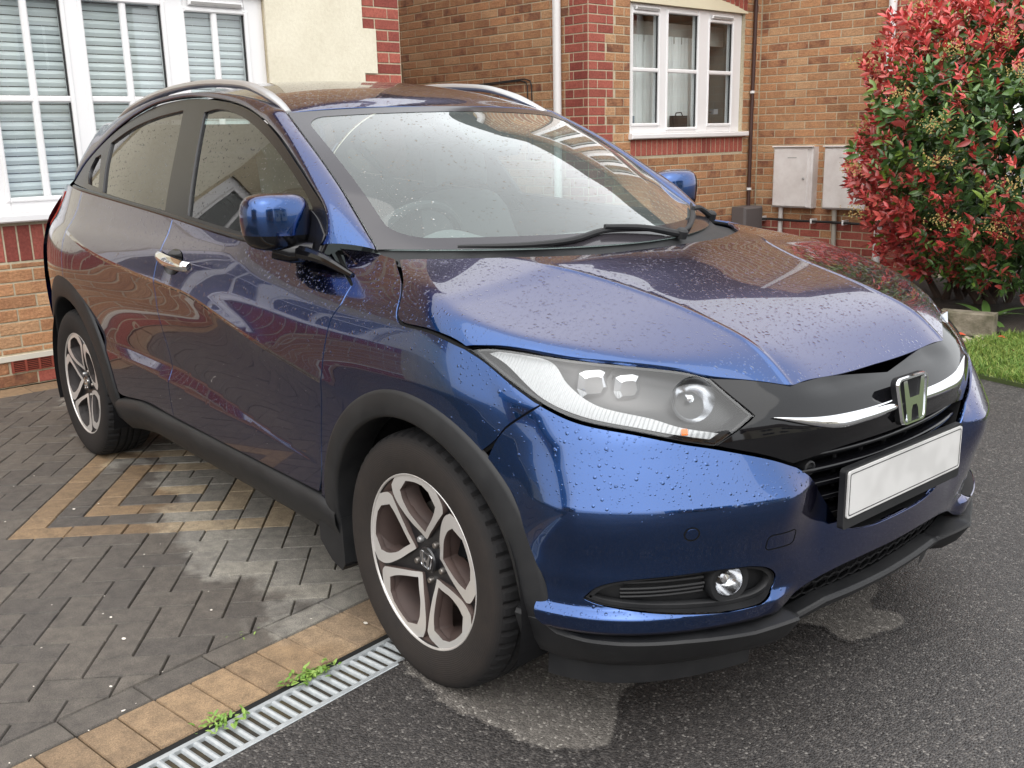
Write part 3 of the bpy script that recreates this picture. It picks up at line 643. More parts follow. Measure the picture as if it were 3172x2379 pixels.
gb = MB(); gb.bbox((OC+.012, 6.30, 0), (OC+.17, 6.625, .60), .02, T=lambda v: HX(v[1], v[0], v[2])); tag(gb.build('gully_box', GREYB), 'dark grey plastic box at the foot of the brown pipe', 'box')
sb = MB(); sb.bbox((OC+.012, 6.64, .43), (OC+.08, 6.705, .555), .008, T=lambda v: HX(v[1], v[0], v[2])); sbo = tag(sb.build('junction_box', M('light_grey_plastic', (.30,.30,.30), .5)), 'small light grey junction box in the brick corner beside the grey box', 'box')
pipe('cable_tail', [HX(6.67, OC+.04, .555), HX(6.66, OC+.045, .62), HX(6.63, OC+.05, .61)], .004, GREYB, None, parent=sbo)
BOXM = M('meter_box_white', (.62,.58,.56), .5)
def boxm():
    g_ = geo(BOXM); n1 = noise(BOXM, g_, 6., 6., .65); lk(BOXM, ramp(BOXM, n1, [(.3, (.62,.575,.55)), (.65, (.76,.73,.71))]), bsdf(BOXM).inputs['Base Color'])
boxm()
def meter(o0, o1, lab):
    T = lambda v: HX(SD-v[0], v[1], v[2]); root = empty('meter_box'); tag(root, lab, 'meter box', 'meter boxes on the brick wall')
    mb = MB(); mb.bbox((0, o0, .592), (.11, o1, 1.182), .01, T=T); hpart(mb, 'case', BOXM, root)
    mb = MB(); mb.bbox((.11, o0+.012, .604), (.122, o1-.045, 1.158), .006, T=T); hpart(mb, 'door', BOXM, root)
    mb = MB(); mb.bbox((.10, o0-.006, 1.178), (.135, o1+.006, 1.192), .004, T=T); hpart(mb, 'rain_hood', BOXM, root)
    hpart(MB().lathe([(.013,0),(.013,.006),(.008,.009),(.0005,.009)], HX(SD-.122, o1-.085, .88), -E1, 14), 'lock', SATW, root)
    mb = MB(); mb.box((.122, o0+.17, 1.075), (.1235, o0+.27, 1.083), T=T); hpart(mb, 'label_mark', SATW, root)
SATW = M('grey_marking', (.35,.34,.33), .5)
meter(-3.89, -3.45, 'dirty white meter box on the brick wall clear of the shrub'); meter(-3.33, -2.89, 'white meter box half hidden behind the red leaved shrub')
GPIPE = M('pale_grey_conduit', (.60,.56,.53), .5); GPIPE2 = M('aged_conduit', (.36,.33,.28), .6)
pipe('conduit', [HX(SD-.06, -3.812, 0), HX(SD-.06, -3.81, .60)], .024, GPIPE, 'pale conduit rising to the left meter box', 'conduit'); pipe('conduit', [HX(SD-.06, -3.205, 0), HX(SD-.06, -3.215, .60)], .024, GPIPE2, 'aged grey conduit rising to the meter box behind the shrub', 'conduit')
CAB = M('black_cable', (.012,.011,.011), .6)
cb_ = pipe('cable_run', [HX(6.66, OC+.06, .46), HX(SD-.10, -4.12, .462), HX(SD-.092, -3.9, .470), HX(SD-.09, -3.6, .464), HX(SD-.092, -3.2, .468), HX(SD-.09, -2.8, .462), HX(SD-.06, -2.3, .46)], .013, CAB, 'thick black cable clipped along the brick wall under the meter boxes', 'cable')
for o_ in (-4.02, -3.44, -3.10): hpart(MB().bbox((0, o_-.008, .445), (.112, o_+.010, .492), .004, T=lambda v: HX(SD-v[0], v[1], v[2])), 'cable_clip', PIPEW, cb_)
for i, (dz, dx) in enumerate(((0, 0), (-.012, -.055))):
    pipe('wall_cable', [HX(SB-.016, -5.72, 1.822+dz), HX(SB-.016, -5.3, 1.832+dz), HX(SB-.016, -4.93+dx, 1.842+dz), HX(SB-.016, -4.86+dx, 1.825+dz), HX(SB-.016, -4.84+dx, 1.78), HX(SB-.016, -4.84+dx, 1.2)], .0055, CAB, ('upper', 'lower')[i]+' of two thin black cables bent over the shaded side wall', 'cable')
POST = M('weathered_timber', (.16,.10,.055), .85)
tag(MB().box((-6.78, 4.0, 0), (-6.66, 4.12, 2.075), T=lambda v: HX(v[1], v[0], v[2])).build('fence_post', POST), 'weathered timber post between the two houses', 'post')

# ---- front garden: lawn, soil, edging
SOIL = M('garden_soil', (.035,.025,.018), .95); bump(SOIL, noise(SOIL, geo(SOIL), 25., 6., .7), .8, .03)
def slab(name, pts, z, mat, kind='structure'):
    n = len(pts); V = [(x, y, z) for x, y in pts]+[(x, y, -.02) for x, y in pts]; mb = MB(); mb.add(V, [tuple(range(n))]+[(i, n+i, n+(i+1) % n, (i+1) % n) for i in range(n)]); return tag(mb.build(name, mat), kind=kind)
slab('soil_bed', [(-3.0,3.9),(-2.0,4.25),(-.95,4.42),(.5,4.62),(3.5,5.0),(3.5,8.3),(-2.2,8.3),(-2.25,6.5),(-3.0,6.4)], .03, SOIL)
LAWNB = M('lawn_soil', (.05,.07,.018), .95)
lawn_pts = [(-.86,3.62),(-.74,3.35),(-.565,3.23),(-.408,3.20),(-.229,3.165),(.3,3.05),(1.2,2.85),(3.5,2.4),(3.5,4.98),(.5,4.60),(-.85,4.40),(-.93,4.0)]
lawn = slab('lawn', lawn_pts, .022, LAWNB)
GR = [M('grass_blade', (.15,.23,.045), .5, 0, .3), M('grass_blade_dark', (.08,.17,.02), .5, 0, .3), M('grass_blade_yellow', (.25,.29,.07), .5, 0, .3)]
rr = random.Random(11); V = []; F = []; MI = []; lp = np.array(lawn_pts)
def inside(x, y):
    c = False; j = len(lawn_pts)-1
    for i in range(len(lawn_pts)):
        xi, yi = lawn_pts[i]; xj, yj = lawn_pts[j]
        if (yi > y) != (yj > y) and x < (xj-xi)*(y-yi)/(yj-yi)+xi: c = not c
        j = i
    return c
cnt = 0
while cnt < 26000:
    x, y = rr.uniform(-.95, 1.1), rr.uniform(2.7, 4.7)
    if not inside(x, y): continue
    cnt += 1; h = rr.uniform(.02, .055); a = rr.uniform(0, 6.28); lx, ly = rr.gauss(0, .022), rr.gauss(0, .022); w = rr.uniform(.0018, .0034); o = len(V)
    ca, sa = math.cos(a)*w, math.sin(a)*w
    V += [(x-ca, y-sa, .02), (x+ca, y+sa, .02), (x+lx*.5+ca*.7, y+ly*.5+sa*.7, .02+h*.65), (x+lx*.5-ca*.7, y+ly*.5-sa*.7, .02+h*.65), (x+lx*1.4, y+ly*1.4, .02+h)]; F += [(o, o+1, o+2, o+3), (o+3, o+2, o+4)]; MI += [rr.choice((0, 0, 1, 2))]*2
g_ = link('grass', mesh_of('grass', V, F, GR, False, MI)); tag(g_, 'short bright green grass on the small front lawn', 'grass', kind='stuff')
CONC = M('weathered_concrete', (.20,.175,.13), .9); bump(CONC, noise(CONC, coords(CONC), 30., 6., .7), .6, .02); lk(CONC, ramp(CONC, noise(CONC, coords(CONC), 9., 5.), [(.35, (.10,.09,.055)), (.65, (.26,.225,.17))]), bsdf(CONC).inputs['Base Color'])
mb = MB(); d_ = np.array([.974, .226, 0]); n_ = np.array([-.226, .974, 0]); 
mb.bbox((-.0, -.17, 0), (.10, .17, .16), .01, T=lambda v: np.array([-1.10, 4.36, 0])+d_*v[1]*1.0-n_*v[0]+EZ*v[2]); tag(mb.build('edging_stone', CONC), 'short weathered concrete edging block between lawn and shrub', 'edging block')
PEB = M('pale_pebble', (.42,.36,.28), .8); mb = MB(); rr = random.Random(3)
for i in range(260):
    x, y = rr.uniform(-1.45, -.80), rr.uniform(3.65, 4.25); r = rr.uniform(.012, .028); 
    P = [np.array([x, y, .01])+np.array([r*math.cos(q)*rr.uniform(.8, 1.1), r*math.sin(q)*rr.uniform(.8, 1.1), z]) for z in (0, r*.5) for q in np.linspace(0, 6.28, 7)[:-1]]+[np.array([x, y, .01+r*.8])]
    mb.add(P, [(i_, (i_+1) % 6, 6+(i_+1) % 6, 6+i_) for i_ in range(6)]+[(6+i_, 6+(i_+1) % 6, 12) for i_ in range(6)])
tag(mb.build('pebbles', PEB, None, True), 'pale pebbles spread beside the lawn corner', 'pebbles', kind='stuff')
FALL = M('fallen_red_leaf', (.45,.06,.02), .5); fl_me = leaf_mesh('fallen_leaf', .06, .016, FALL, .4, .6); rr = random.Random(9)
for i in range(12):
    o = link('fallen_leaf', fl_me); x, y = rr.uniform(-1.2, .1), rr.uniform(3.45, 4.5); o.location = (x, y, .05); o.rotation_euler = (rr.uniform(-.5, .5), rr.uniform(-.5, .5), rr.uniform(0, 6.28)); tag(o, 'small fallen red leaf on the lawn or at the shrub foot', 'leaf', 'fallen red leaves')

# ---- red-tipped evergreen shrub
def leafmat(name, a, b, rough=.32):
    m = M(name, a, rough, 0, .5); oi = nd(m, 'ShaderNodeObjectInfo'); n1 = noise(m, geo(m), 6., 3.); lk(m, mixc(m, ramp(m, n1, [(.35, (0,0,0)), (.65, (1,1,1))]), a, b), bsdf(m).inputs['Base Color']); bsdf(m).inputs['Coat Weight'].default_value = .15; return m
LR = [leafmat('young_red_leaf', (.60,.085,.075), (.50,.05,.05)), leafmat('coral_leaf', (.60,.13,.10), (.54,.085,.075)), leafmat('dark_red_leaf', (.30,.045,.04), (.40,.07,.06))]
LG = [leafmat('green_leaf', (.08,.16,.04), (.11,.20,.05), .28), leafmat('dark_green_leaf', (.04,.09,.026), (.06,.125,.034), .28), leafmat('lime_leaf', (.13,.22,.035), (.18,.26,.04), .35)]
LMATS = LR+LG
shrub = empty('red_tipped_shrub', (-1.62, 5.5, .03)); tag(shrub, 'large evergreen shrub with bright red young leaves beside the brick wall', 'shrub')
SC = np.array([-1.36, 5.56, 1.20]); SR = np.array([1.38, 1.18, 1.30]); rr = random.Random(21); nprng = np.random.RandomState(4)
def crown_r(d):
    lf = -(.64*d[0]+.77*d[1])
    return (1-.26*max(0, d[2])*max(0, lf)+.06*max(0, lf)*max(0, .3-d[2]))*1+.10*math.sin(3.1*d[0]+2.2*d[2]+1)+.08*math.sin(5.3*d[1]-3*d[2])+.07*math.sin(7*d[2]+4*d[0])
BARK = M('shrub_bark', (.06,.04,.03), .9)
base = np.array([-1.62, 5.5, .03])
for i in range(9):
    a = rr.uniform(0, 6.28); d = np.array([math.cos(a)*.55, math.sin(a)*.45, rr.uniform(.5, .9)]); p0 = np.array([rr.uniform(-.22, .22), rr.uniform(-.15, .15), -.05]); p1 = p0+d*.35+np.array([0, 0, .08]); p2 = p0+d*.8; p3 = p0+d*1.1+np.array([0, 0, .2])
    MB().tube([tuple(q) for q in resamp_([p0, p1, p2, p3], 10)] if False else [tuple(p0), tuple(p1), tuple(p2), tuple(p3)], [.032, .024, .016, .007], 7).build('stem', BARK, shrub, True)
leaves = []
toc = CAM-SC; toc = toc/np.linalg.norm(toc)
def frame(d):
    d = d/np.linalg.norm(d); t = np.array([0, 0, 1.]) if abs(d[2]) < .95 else np.array([1., 0, 0]); a = np.cross(t, d); a /= np.linalg.norm(a); return d, a, np.cross(d, a)
for i in range(3400):
    d = nprng.normal(size=3); d /= np.linalg.norm(d)
    if d[2] < -.97: continue
    shell = rr.uniform(.62, 1.0)**.6; pos = SC+d*SR*crown_r(d)*shell
    if pos[2] < .14+.12*rr.random(): continue
    if pos[1] > 6.62: pos[1] = 6.62-rr.random()*.1
    grow = d*.8+np.array([0, 0, .75])+nprng.normal(size=3)*.28; grow /= np.linalg.norm(grow)
    # red shoots: the top, the wall-side edge, the lower front
    hgt = (pos[2]-SC[2])/SR[2]; pr = .16+.85*sm(.2, .7, hgt)+.5*sm(.2, .75, -d[0])*(.5+.5*shell)+.6*math.exp(-((hgt+.40)/.24)**2)
    pr *= sm(.68, .92, shell)+.15; red = rr.random() < pr
    n = rr.randint(7, 10); D_, A_, B_ = frame(grow); L0 = rr.uniform(.050, .100)*(1.0 if red else 1.1)
    mt = (LR[0] if rr.random() < .45 else LR[1] if rr.random() < .55 else LR[2]) if red else (LG[0] if rr.random() < .5 else LG[1] if rr.random() < .75 else LG[2])
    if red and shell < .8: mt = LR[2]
    for j in range(n):
        a = j*2.4+rr.uniform(-.3, .3); t = j/n; spread = (1.05 if red else 1.25)-.75*t; dirn = D_*math.cos(spread)+(A_*math.cos(a)+B_*math.sin(a))*math.sin(spread); off = D_*(t*.11-.05)
        leaves.append((pos+off, dirn, L0*rr.uniform(.7, 1.15)*(1-.3*t), mt if rr.random() < .75 else rr.choice((LR+[LG[2]]) if red else (LG+[LR[2]])), a))
# inner dark leaves to close the crown
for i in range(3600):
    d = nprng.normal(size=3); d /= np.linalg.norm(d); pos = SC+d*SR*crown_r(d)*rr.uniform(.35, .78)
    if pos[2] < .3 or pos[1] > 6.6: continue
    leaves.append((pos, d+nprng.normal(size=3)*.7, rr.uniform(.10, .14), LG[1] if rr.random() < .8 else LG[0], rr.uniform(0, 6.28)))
lm = {m_.name: leaf_mesh('leaf', 1.0, .23, m_, .35, .45) for m_ in LMATS}
vis = []
for k, (p, d, L, m_, a) in enumerate(leaves):
    u, v, z = projpx(p); vis.append((0 if (-20 < u < 1040 and -10 < v < 460 and (p-SC)@toc > .35) else 1, z/L))
order = sorted(range(len(leaves)), key=lambda k: vis[k]); tmpl = [np.array([v.co for v in next(iter(lm.values())).vertices]), [tuple(p.vertices) for p in next(iter(lm.values())).polygons]]
RV = []; RF = []; RM = []
for n_k, k in enumerate(order):
    p, d, L, m_, a = leaves[k]; X_, Y_, Z_ = frame(np.array(d)); c, s = math.cos(a), math.sin(a); Y2, Z2 = Y_*c+Z_*s, -Y_*s+Z_*c
    if Z2[2] < 0: Y2, Z2 = -Y2, -Z2
    if n_k < 300:
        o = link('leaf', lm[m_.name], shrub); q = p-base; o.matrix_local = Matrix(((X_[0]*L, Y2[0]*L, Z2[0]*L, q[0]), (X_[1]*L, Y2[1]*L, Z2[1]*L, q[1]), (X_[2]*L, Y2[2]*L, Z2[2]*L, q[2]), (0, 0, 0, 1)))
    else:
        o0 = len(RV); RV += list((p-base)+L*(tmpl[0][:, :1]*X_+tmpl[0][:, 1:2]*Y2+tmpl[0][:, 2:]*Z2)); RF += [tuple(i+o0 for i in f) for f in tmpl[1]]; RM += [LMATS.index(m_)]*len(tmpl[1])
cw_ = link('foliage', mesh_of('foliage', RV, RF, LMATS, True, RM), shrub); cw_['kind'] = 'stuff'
# flower heads gone to seed
FLW = M('faded_blossom', (.38,.25,.09), .9); FLW2 = M('green_stalks', (.16,.17,.04), .8); fl = MB()
for i in range(110):
    d = nprng.normal(size=3); d /= np.linalg.norm(d)
    if d@toc < .2 or d[2] < -.45: continue
    pos = SC+d*SR*crown_r(d)*rr.uniform(.99, 1.06)
    if pos[2] < .7: continue
    for j in range(80):
        q = nprng.normal(size=3)*np.array([.06, .06, .03]); c = pos+q; r = rr.uniform(.004, .008); fl.add([c+np.array(v)*r for v in ((1,0,-.6),(-.6,.9,-.6),(-.6,-.9,-.6),(0,0,1))], [(0,1,3),(1,2,3),(2,0,3),(0,2,1)], 0 if rr.random() < .75 else 1)
me = fl.mesh('blossom', [FLW, FLW2]); me.transform(Matrix.Translation(-Vector(base))); fb = link('blossom', me, shrub); fb['kind'] = 'stuff'
# fern by the shrub foot
fern = empty('fern', (-1.15, 4.72, .03)); tag(fern, 'small green fern growing under the shrub behind the edging block', 'fern'); fm = leaf_mesh('frond', .30, .035, LG[0], .3, .8, 6)
for i in range(9): o = link('frond', fm, fern); o.rotation_euler = (0, -rr.uniform(.2, .8), i*.7); q = rr.uniform(.7, 1.1); o.scale = (q, q, q)

# ---- houses across the road (behind the camera, mirrored in paint and glass)
def far_house(x, y, rz, w, lab, wallm):
    h = empty('opposite_house', (x, y, 0)); h.rotation_euler = (0, 0, rz); tag(h, lab, 'house', 'houses across the road')
    MB().box((-.5, -w/2, 0), (6, w/2, 5.0)).build('wall', wallm, h)
    MB().add([(-.9, -w/2-.3, 4.9), (-.9, w/2+.3, 4.9), (2.75, w/2+.3, 7.6), (2.75, -w/2-.3, 7.6), (6.4, w/2+.3, 4.9), (6.4, -w/2-.3, 4.9)], [(0,1,2,3),(3,2,4,5)]).build('roof', ROOFM, h)
    for yy in (-w*.28, w*.22):
        for z in (.9, 3.2):
            MB().box((-.53, yy-.75, z), (-.47, yy+.75, z+1.2)).build('window_frame', WHITE, h)
            for q in (-.68, .04): MB().box((-.55, yy+q, z+.08), (-.535, yy+q+.64, z+1.12)).build('pane', SEALW, h)
    MB().box((-.54, -.35, 0), (-.46, .5, 2.05)).build('door', M('front_door_paint', (.03,.05,.04), .4), h)
far_house(17, -5, R(4), 8., 'brick house across the road behind the photographer, nearer the left', BRUP); far_house(17.5, 6, R(-3), 9., 'cream house across the road behind the photographer, nearer the right', CREAM)
far_house(2, -19, R(-95), 9., 'brick house beyond the left side of the driveway', BRUP)
# ================================================================== THE CAR
# car axes: x forward (front axle at 0), y to the car's left, z up; the near side is y < 0
def paint_material():
    m = M('car_paint', (.016, .018, .17), .2, 1.0, .5, Coat_Weight=1.0, Coat_Roughness=.012, Coat_IOR=1.6)
    b = bsdf(m); v = coords(m)
    # metallic flop: violet-blue face, brighter blue towards the flop angle
    lw = nd(m, 'ShaderNodeLayerWeight', Blend=.35)
    c = mixc(m, ramp(m, lw.outputs['Facing'], [(.22, (0,0,0)), (.52, (1,1,1))]), (.007, .050, .185), (.026, .018, .105)); lk(m, c, b.inputs['Base Color'])
    # rain drops standing on upward faces
    nrm = geo(m, 'True Normal'); nz = sep(m, nrm)[2]
    up = math_(m, 'SMOOTH_MIN', math_(m, 'MULTIPLY_ADD', nz, 2.2, -.05, clamp=True), 1., .1)
    hs = None
    for sc, rad, dens in ((80., .40, .75), (150., .40, .85)):
        vo = nd(m, 'ShaderNodeTexVoronoi', Scale=sc, Randomness=.95); lk(m, v, vo.inputs['Vector'])
        rn = sep(m, vo.outputs['Color'])
        r = math_(m, 'MULTIPLY', math_(m, 'MULTIPLY_ADD', math_(m, 'POWER', rn[0], 1.8), .8, .2), rad)
        keep = math_(m, 'LESS_THAN', rn[1], math_(m, 'MULTIPLY', up, dens))
        r = math_(m, 'MULTIPLY', r, keep)
        t = math_(m, 'DIVIDE', vo.outputs['Distance'], math_(m, 'MAXIMUM', r, .001))
        h = math_(m, 'SQRT', math_(m, 'SUBTRACT', 1., math_(m, 'POWER', t, 2.), clamp=True))
        h = math_(m, 'MULTIPLY', math_(m, 'MULTIPLY', h, r), 1./sc)
        hs = h if hs is None else math_(m, 'ADD', hs, h)
    bp = nd(m, 'ShaderNodeBump', Strength=.42, Distance=1.0); lk(m, hs, bp.inputs['Height'])
    lk(m, bp.outputs[0], b.inputs['Coat Normal']); lk(m, bp.outputs[0], b.inputs['Normal'])
    # faint dust and scuffs low on the flanks
    return m
PAINT = paint_material()
BLACK = M('gloss_black_plastic', (.004, .004, .005), .05, 0, .45)
def plastic():
    m = M('textured_black_plastic', (.022, .023, .026), .55, 0, .4); v = coords(m)
    bump(m, noise(m, v, 900., 2.), .08, .002)
    f = noise(m, v, 9., 5., .6); r = nd(m, 'ShaderNodeMapRange'); r.inputs[3].default_value = .42; r.inputs[4].default_value = .68; lk(m, f, r.inputs[0]); lk(m, r.outputs[0], bsdf(m).inputs['Roughness'])
    lk(m, mixc(m, ramp(m, f, [(.35, (0,0,0)), (.8, (1,1,1))]), (.010, .0105, .012), (.024, .024, .025)), bsdf(m).inputs['Base Color'])
    return m
PLAST = plastic()
DARK = M('dark_void_plastic', (.008, .008, .009), .7, 0, .2)
TRIM = M('window_surround_black', (.008, .008, .010), .25, 0, .4)
SEAL = M('rubber_seal', (.006, .006, .006), .75, 0, .2)
CHROME = M('chrome', (.82, .83, .85), .06, 1.0)
SATIN = M('satin_aluminium', (.50, .50, .50), .38, .7)
WHITE_P = M('number_plate_white', (.62, .62, .60), .35)
GLASS = thin_glass('windscreen_glass', (.64, .74, .72), 1.12, veil=.075, haze=(.66, .75, .73), drops=.30)
SGLASS = thin_glass('side_window_glass', (.58, .70, .67), .85, drops=.35)
TGLASS = thin_glass('tinted_window_glass', (.06, .06, .06), .8, drops=.35)
LENS = thin_glass('lamp_lens', (.95, .96, .96), .7)

# ---- master surfaces -------------------------------------------------------------
hzD = pchip([.15,.28,.36,.5,.65,.78,.88,.95,1.0,1.05,1.10,1.2],[.79,.845,.868,.880,.886,.886,.880,.868,.848,.815,.79,.755])
hzF = pchip([.15,.28,.36,.5,.65,.78,.86,.91,.95,.98,1.01,1.04,1.07,1.1],[.79,.845,.868,.880,.886,.886,.878,.865,.842,.812,.770,.712,.63,.5])
x0z = pchip([.15,.24,.315,.40,.5,.62,.72,.78,.83,.9,1.0],[.60,.72,.77,.785,.79,.79,.785,.76,.71,.62,.45])
nzz = pchip([.2,.35,.5,.75,.9,1.0],[4.2,4.15,3.4,2.5,2.3,2.2])
kzz = pchip([.2,.3,.42,.5,.6,.68,.75,.9,1.0],[2.25,2.15,2.15,2.2,2.25,2.35,2.4,2.3,2.2])
def Hb(x, z):
    x = np.asarray(x, float); z = np.asarray(z, float); w = sm(-1.0, -.2, x)
    h = hzD(z)*(1-w)+hzF(z)*w-.20*(np.maximum(-2.45-x, 0)/.95)**2.4
    n = nzz(z); u = np.clip(x/x0z(z), 0, 1)
    return h*np.maximum(1-u**n, 0)**(1/kzz(z))
zval = pchip([-2.4,-2.1,-1.62,-1.49,-1.1,-.78,-.59,-.4],[.60,.585,.575,.575,.541,.503,.483,.47])
zrid = pchip([-2.4,-1.8,-1.5,-1.1,-.66,-.4],[.55,.537,.523,.495,.484,.469])
avl = pchip([-2.5,-2.2,-1.8,-1.3,-.9,-.6,-.45],[0,.010,.024,.022,.014,.003,0])
zcr = pchip([-2.7,-2.1,-1.46,-1.31,-.92,-.67,-.48,-.2],[1.02,.93,.884,.878,.817,.772,.743,.70])
acr = pchip([-2.8,-2.4,-1.6,-1.3,-.8,-.5,-.2],[0,.008,.010,.014,.015,.012,0])
def SIDE(x, z, d=0.):
    h = Hb(x, z); zv = zval(x); zr = np.minimum(zrid(x), zv-.004); A = avl(x)
    up = A*(1-sm(0, 1, (z-zv)/np.maximum(.80-zv, .05)))
    lo = A*np.clip((z-zr)/(zv-zr), 0, 1)
    h = h-np.where(z > zv, up, lo)
    e = z-zcr(x); h = h+acr(x)*np.exp(-np.sqrt(e*e+.006**2)/np.where(e > 0, .055, .045))
    # flared shoulder over the rear wheel
    h = h+.012*np.exp(-((x+2.55)/.45)**2)*np.exp(-((z-.86)/.16)**2)
    return np.stack([np.asarray(x, float)+0*h, -(h+d), np.asarray(z, float)+0*h], -1)
XP, YP, AS = .25, .35, .5
def nose_a(x, y):
    y = abs(y); return AS*math.atan2(y-YP, x-XP) if y > YP else y-YP
def Xn(y, z):
    n = nzz(z); h = hzF(z); return x0z(z)*np.maximum(1-np.clip(np.abs(y)/h, 0, 1)**kzz(z), 0)**(1/n)
def NOSE(a, z):
    a = np.asarray(a, float); z = np.asarray(z, float)+0*a
    yc = YP+a; xc = Xn(np.clip(yc, -2, YP+.02), z)
    an = np.maximum(a, 0)/AS; lo = np.zeros_like(an); hi = np.full_like(an, 1.2)
    for _ in range(42):
        t = (lo+hi)/2; x = XP+t*np.cos(an); y = YP+t*np.sin(an); ins = y < Hb(np.maximum(x, -.5), z)
        lo = np.where(ins, t, lo); hi = np.where(ins, hi, t)
    x = np.where(a >= 0, XP+lo*np.cos(an), xc); y = np.where(a >= 0, YP+lo*np.sin(an), yc)
    return np.stack([x, -y, z], -1)
zcen = pchip([-.3,0,.12,.25,.4,.5,.6,.65,.70,.74],[1.085,1.046,1.022,.991,.953,.921,.878,.846,.806,.76])
zrdg = pchip([-.3,.03,.10,.245,.4,.5,.59,.655,.697,.74],[1.075,1.034,1.018,.985,.950,.922,.892,.862,.830,.79])
yrdg = pchip([-.3,.03,.1,.245,.4,.6,.74],[.52,.452,.413,.367,.347,.338,.338])
def smin(a, b, k): return -k*np.logaddexp(-a/k, -b/k)
def HOOD(x, y, d=0.):
    x = np.asarray(x, float); y = np.asarray(y, float); ay = np.abs(y)
    lo = np.full_like(x+ay, .60); hi = np.full_like(x+ay, 1.2)
    for _ in range(40):
        t = (lo+hi)/2; ins = Hb(np.maximum(x, -.6), t) > ay; lo = np.where(ins, t, lo); hi = np.where(ins, hi, t)
    zs = lo; zc = zcen(x); zr = zrdg(x); yr = yrdg(x)
    fin = zc+(zr-zc)*(ay/yr)**2; dd = ay-yr; fo = zr-.17*dd+.14*np.maximum(dd, 0)**2
    z = smin(smin(fin, fo, .0018), zs, .006)
    z = z+.0032*np.exp(-(dd/.008)**2)*sm(-.02, .10, x)
    return np.stack([x+0*z, y+0*z, z+d], -1)
def Gw(x, z): return .80-.50*(z-1.05)-.03*np.clip((x+1.2)/.9, 0, 2)**2-.05*np.clip((-1.9-x)/1.0, 0, 2)**2
def GREEN(x, z, d=0.):
    g = Gw(x, z)+d+.010*np.clip((z-1.08)*(1.5-z)/.044, 0, 1); return np.stack([np.asarray(x, float)+0*g, -g, np.asarray(z, float)+0*g], -1)
zroof = pchip([-.9,-.985,-1.1,-1.3,-1.6,-1.9,-2.2,-2.5,-2.8,-2.95][::-1],[1.445,1.460,1.499,1.543,1.577,1.586,1.576,1.546,1.497,1.47][::-1])
def ROOF(x, y, d=0.):
    e = .046+.008*(1-sm(-1.6, -1.05, x))
    z = zroof(x)-e*(np.abs(y)/.55)**2.6+d; return np.stack([np.asarray(x, float)+0*z, np.asarray(y, float)+0*z, z], -1)
wsx = pchip([0,.21,.38,.65,.88,1.0][:0] or [0,.20,.37,.68,1.0],[-.385,-.513,-.614,-.834,-1.068])
wsy = pchip([0,.20,.37,.68,1.0],[.698,.672,.655,.622,.576]); wsz = pchip([0,.20,.37,.68,1.0],[1.062,1.141,1.207,1.333,1.443])
def WS(a, b, d=0.):
    """a in -0.65..0.65 across, b in 0..0.8 up the glass"""
    u = np.asarray(a, float)/.65; v = np.asarray(b, float)/.8; k = 1-u*u
    bow = .37*(1-v)**1.3+.085*v; dz = -.012*(1-v)+.018*v
    x = wsx(v)+bow*k; z = wsz(v)+dz*k+.012*k*4*v*(1-v); y = wsy(v)*u
    P = np.stack([x+.5*d, y, z+.86*d], -1); return P

# ---- panel builder: outline in surface parameters -> triangulated sheet with true normals ----
def inpoly(P, poly):
    P = np.asarray(P); poly = np.asarray(poly); x, y = P[:, 0], P[:, 1]; c = np.zeros(len(P), bool); j = len(poly)-1
    for i in range(len(poly)):
        xi, yi = poly[i]; xj, yj = poly[j]
        k = ((yi > y) != (yj > y)) & (x < (xj-xi)*(y-yi)/((yj-yi) if yj != yi else 1e-12)+xi); c ^= k; j = i
    return c
def area(p): p = np.asarray(p); return .5*np.sum(p[:, 0]*np.roll(p[:, 1], -1)-np.roll(p[:, 0], -1)*p[:, 1])
def inset(poly, g):
    p = np.asarray(poly, float)
    if area(p) < 0: p = p[::-1]
    if g == 0: return p
    t = np.roll(p, -1, 0)-np.roll(p, 1, 0); t /= np.linalg.norm(t, axis=1)[:, None]+1e-9
    return p+g*np.stack([-t[:, 1], t[:, 0]], 1)
def normals(f, P, out):
    e = 1e-4; u, v = P[:, 0], P[:, 1]
    n = np.cross(f(u+e, v)-f(u-e, v), f(u, v+e)-f(u, v-e)); n /= np.linalg.norm(n, axis=1)[:, None]+1e-12
    s = 1. if np.median(n@np.array(out)) > 0 else -1.
    return n*s, s
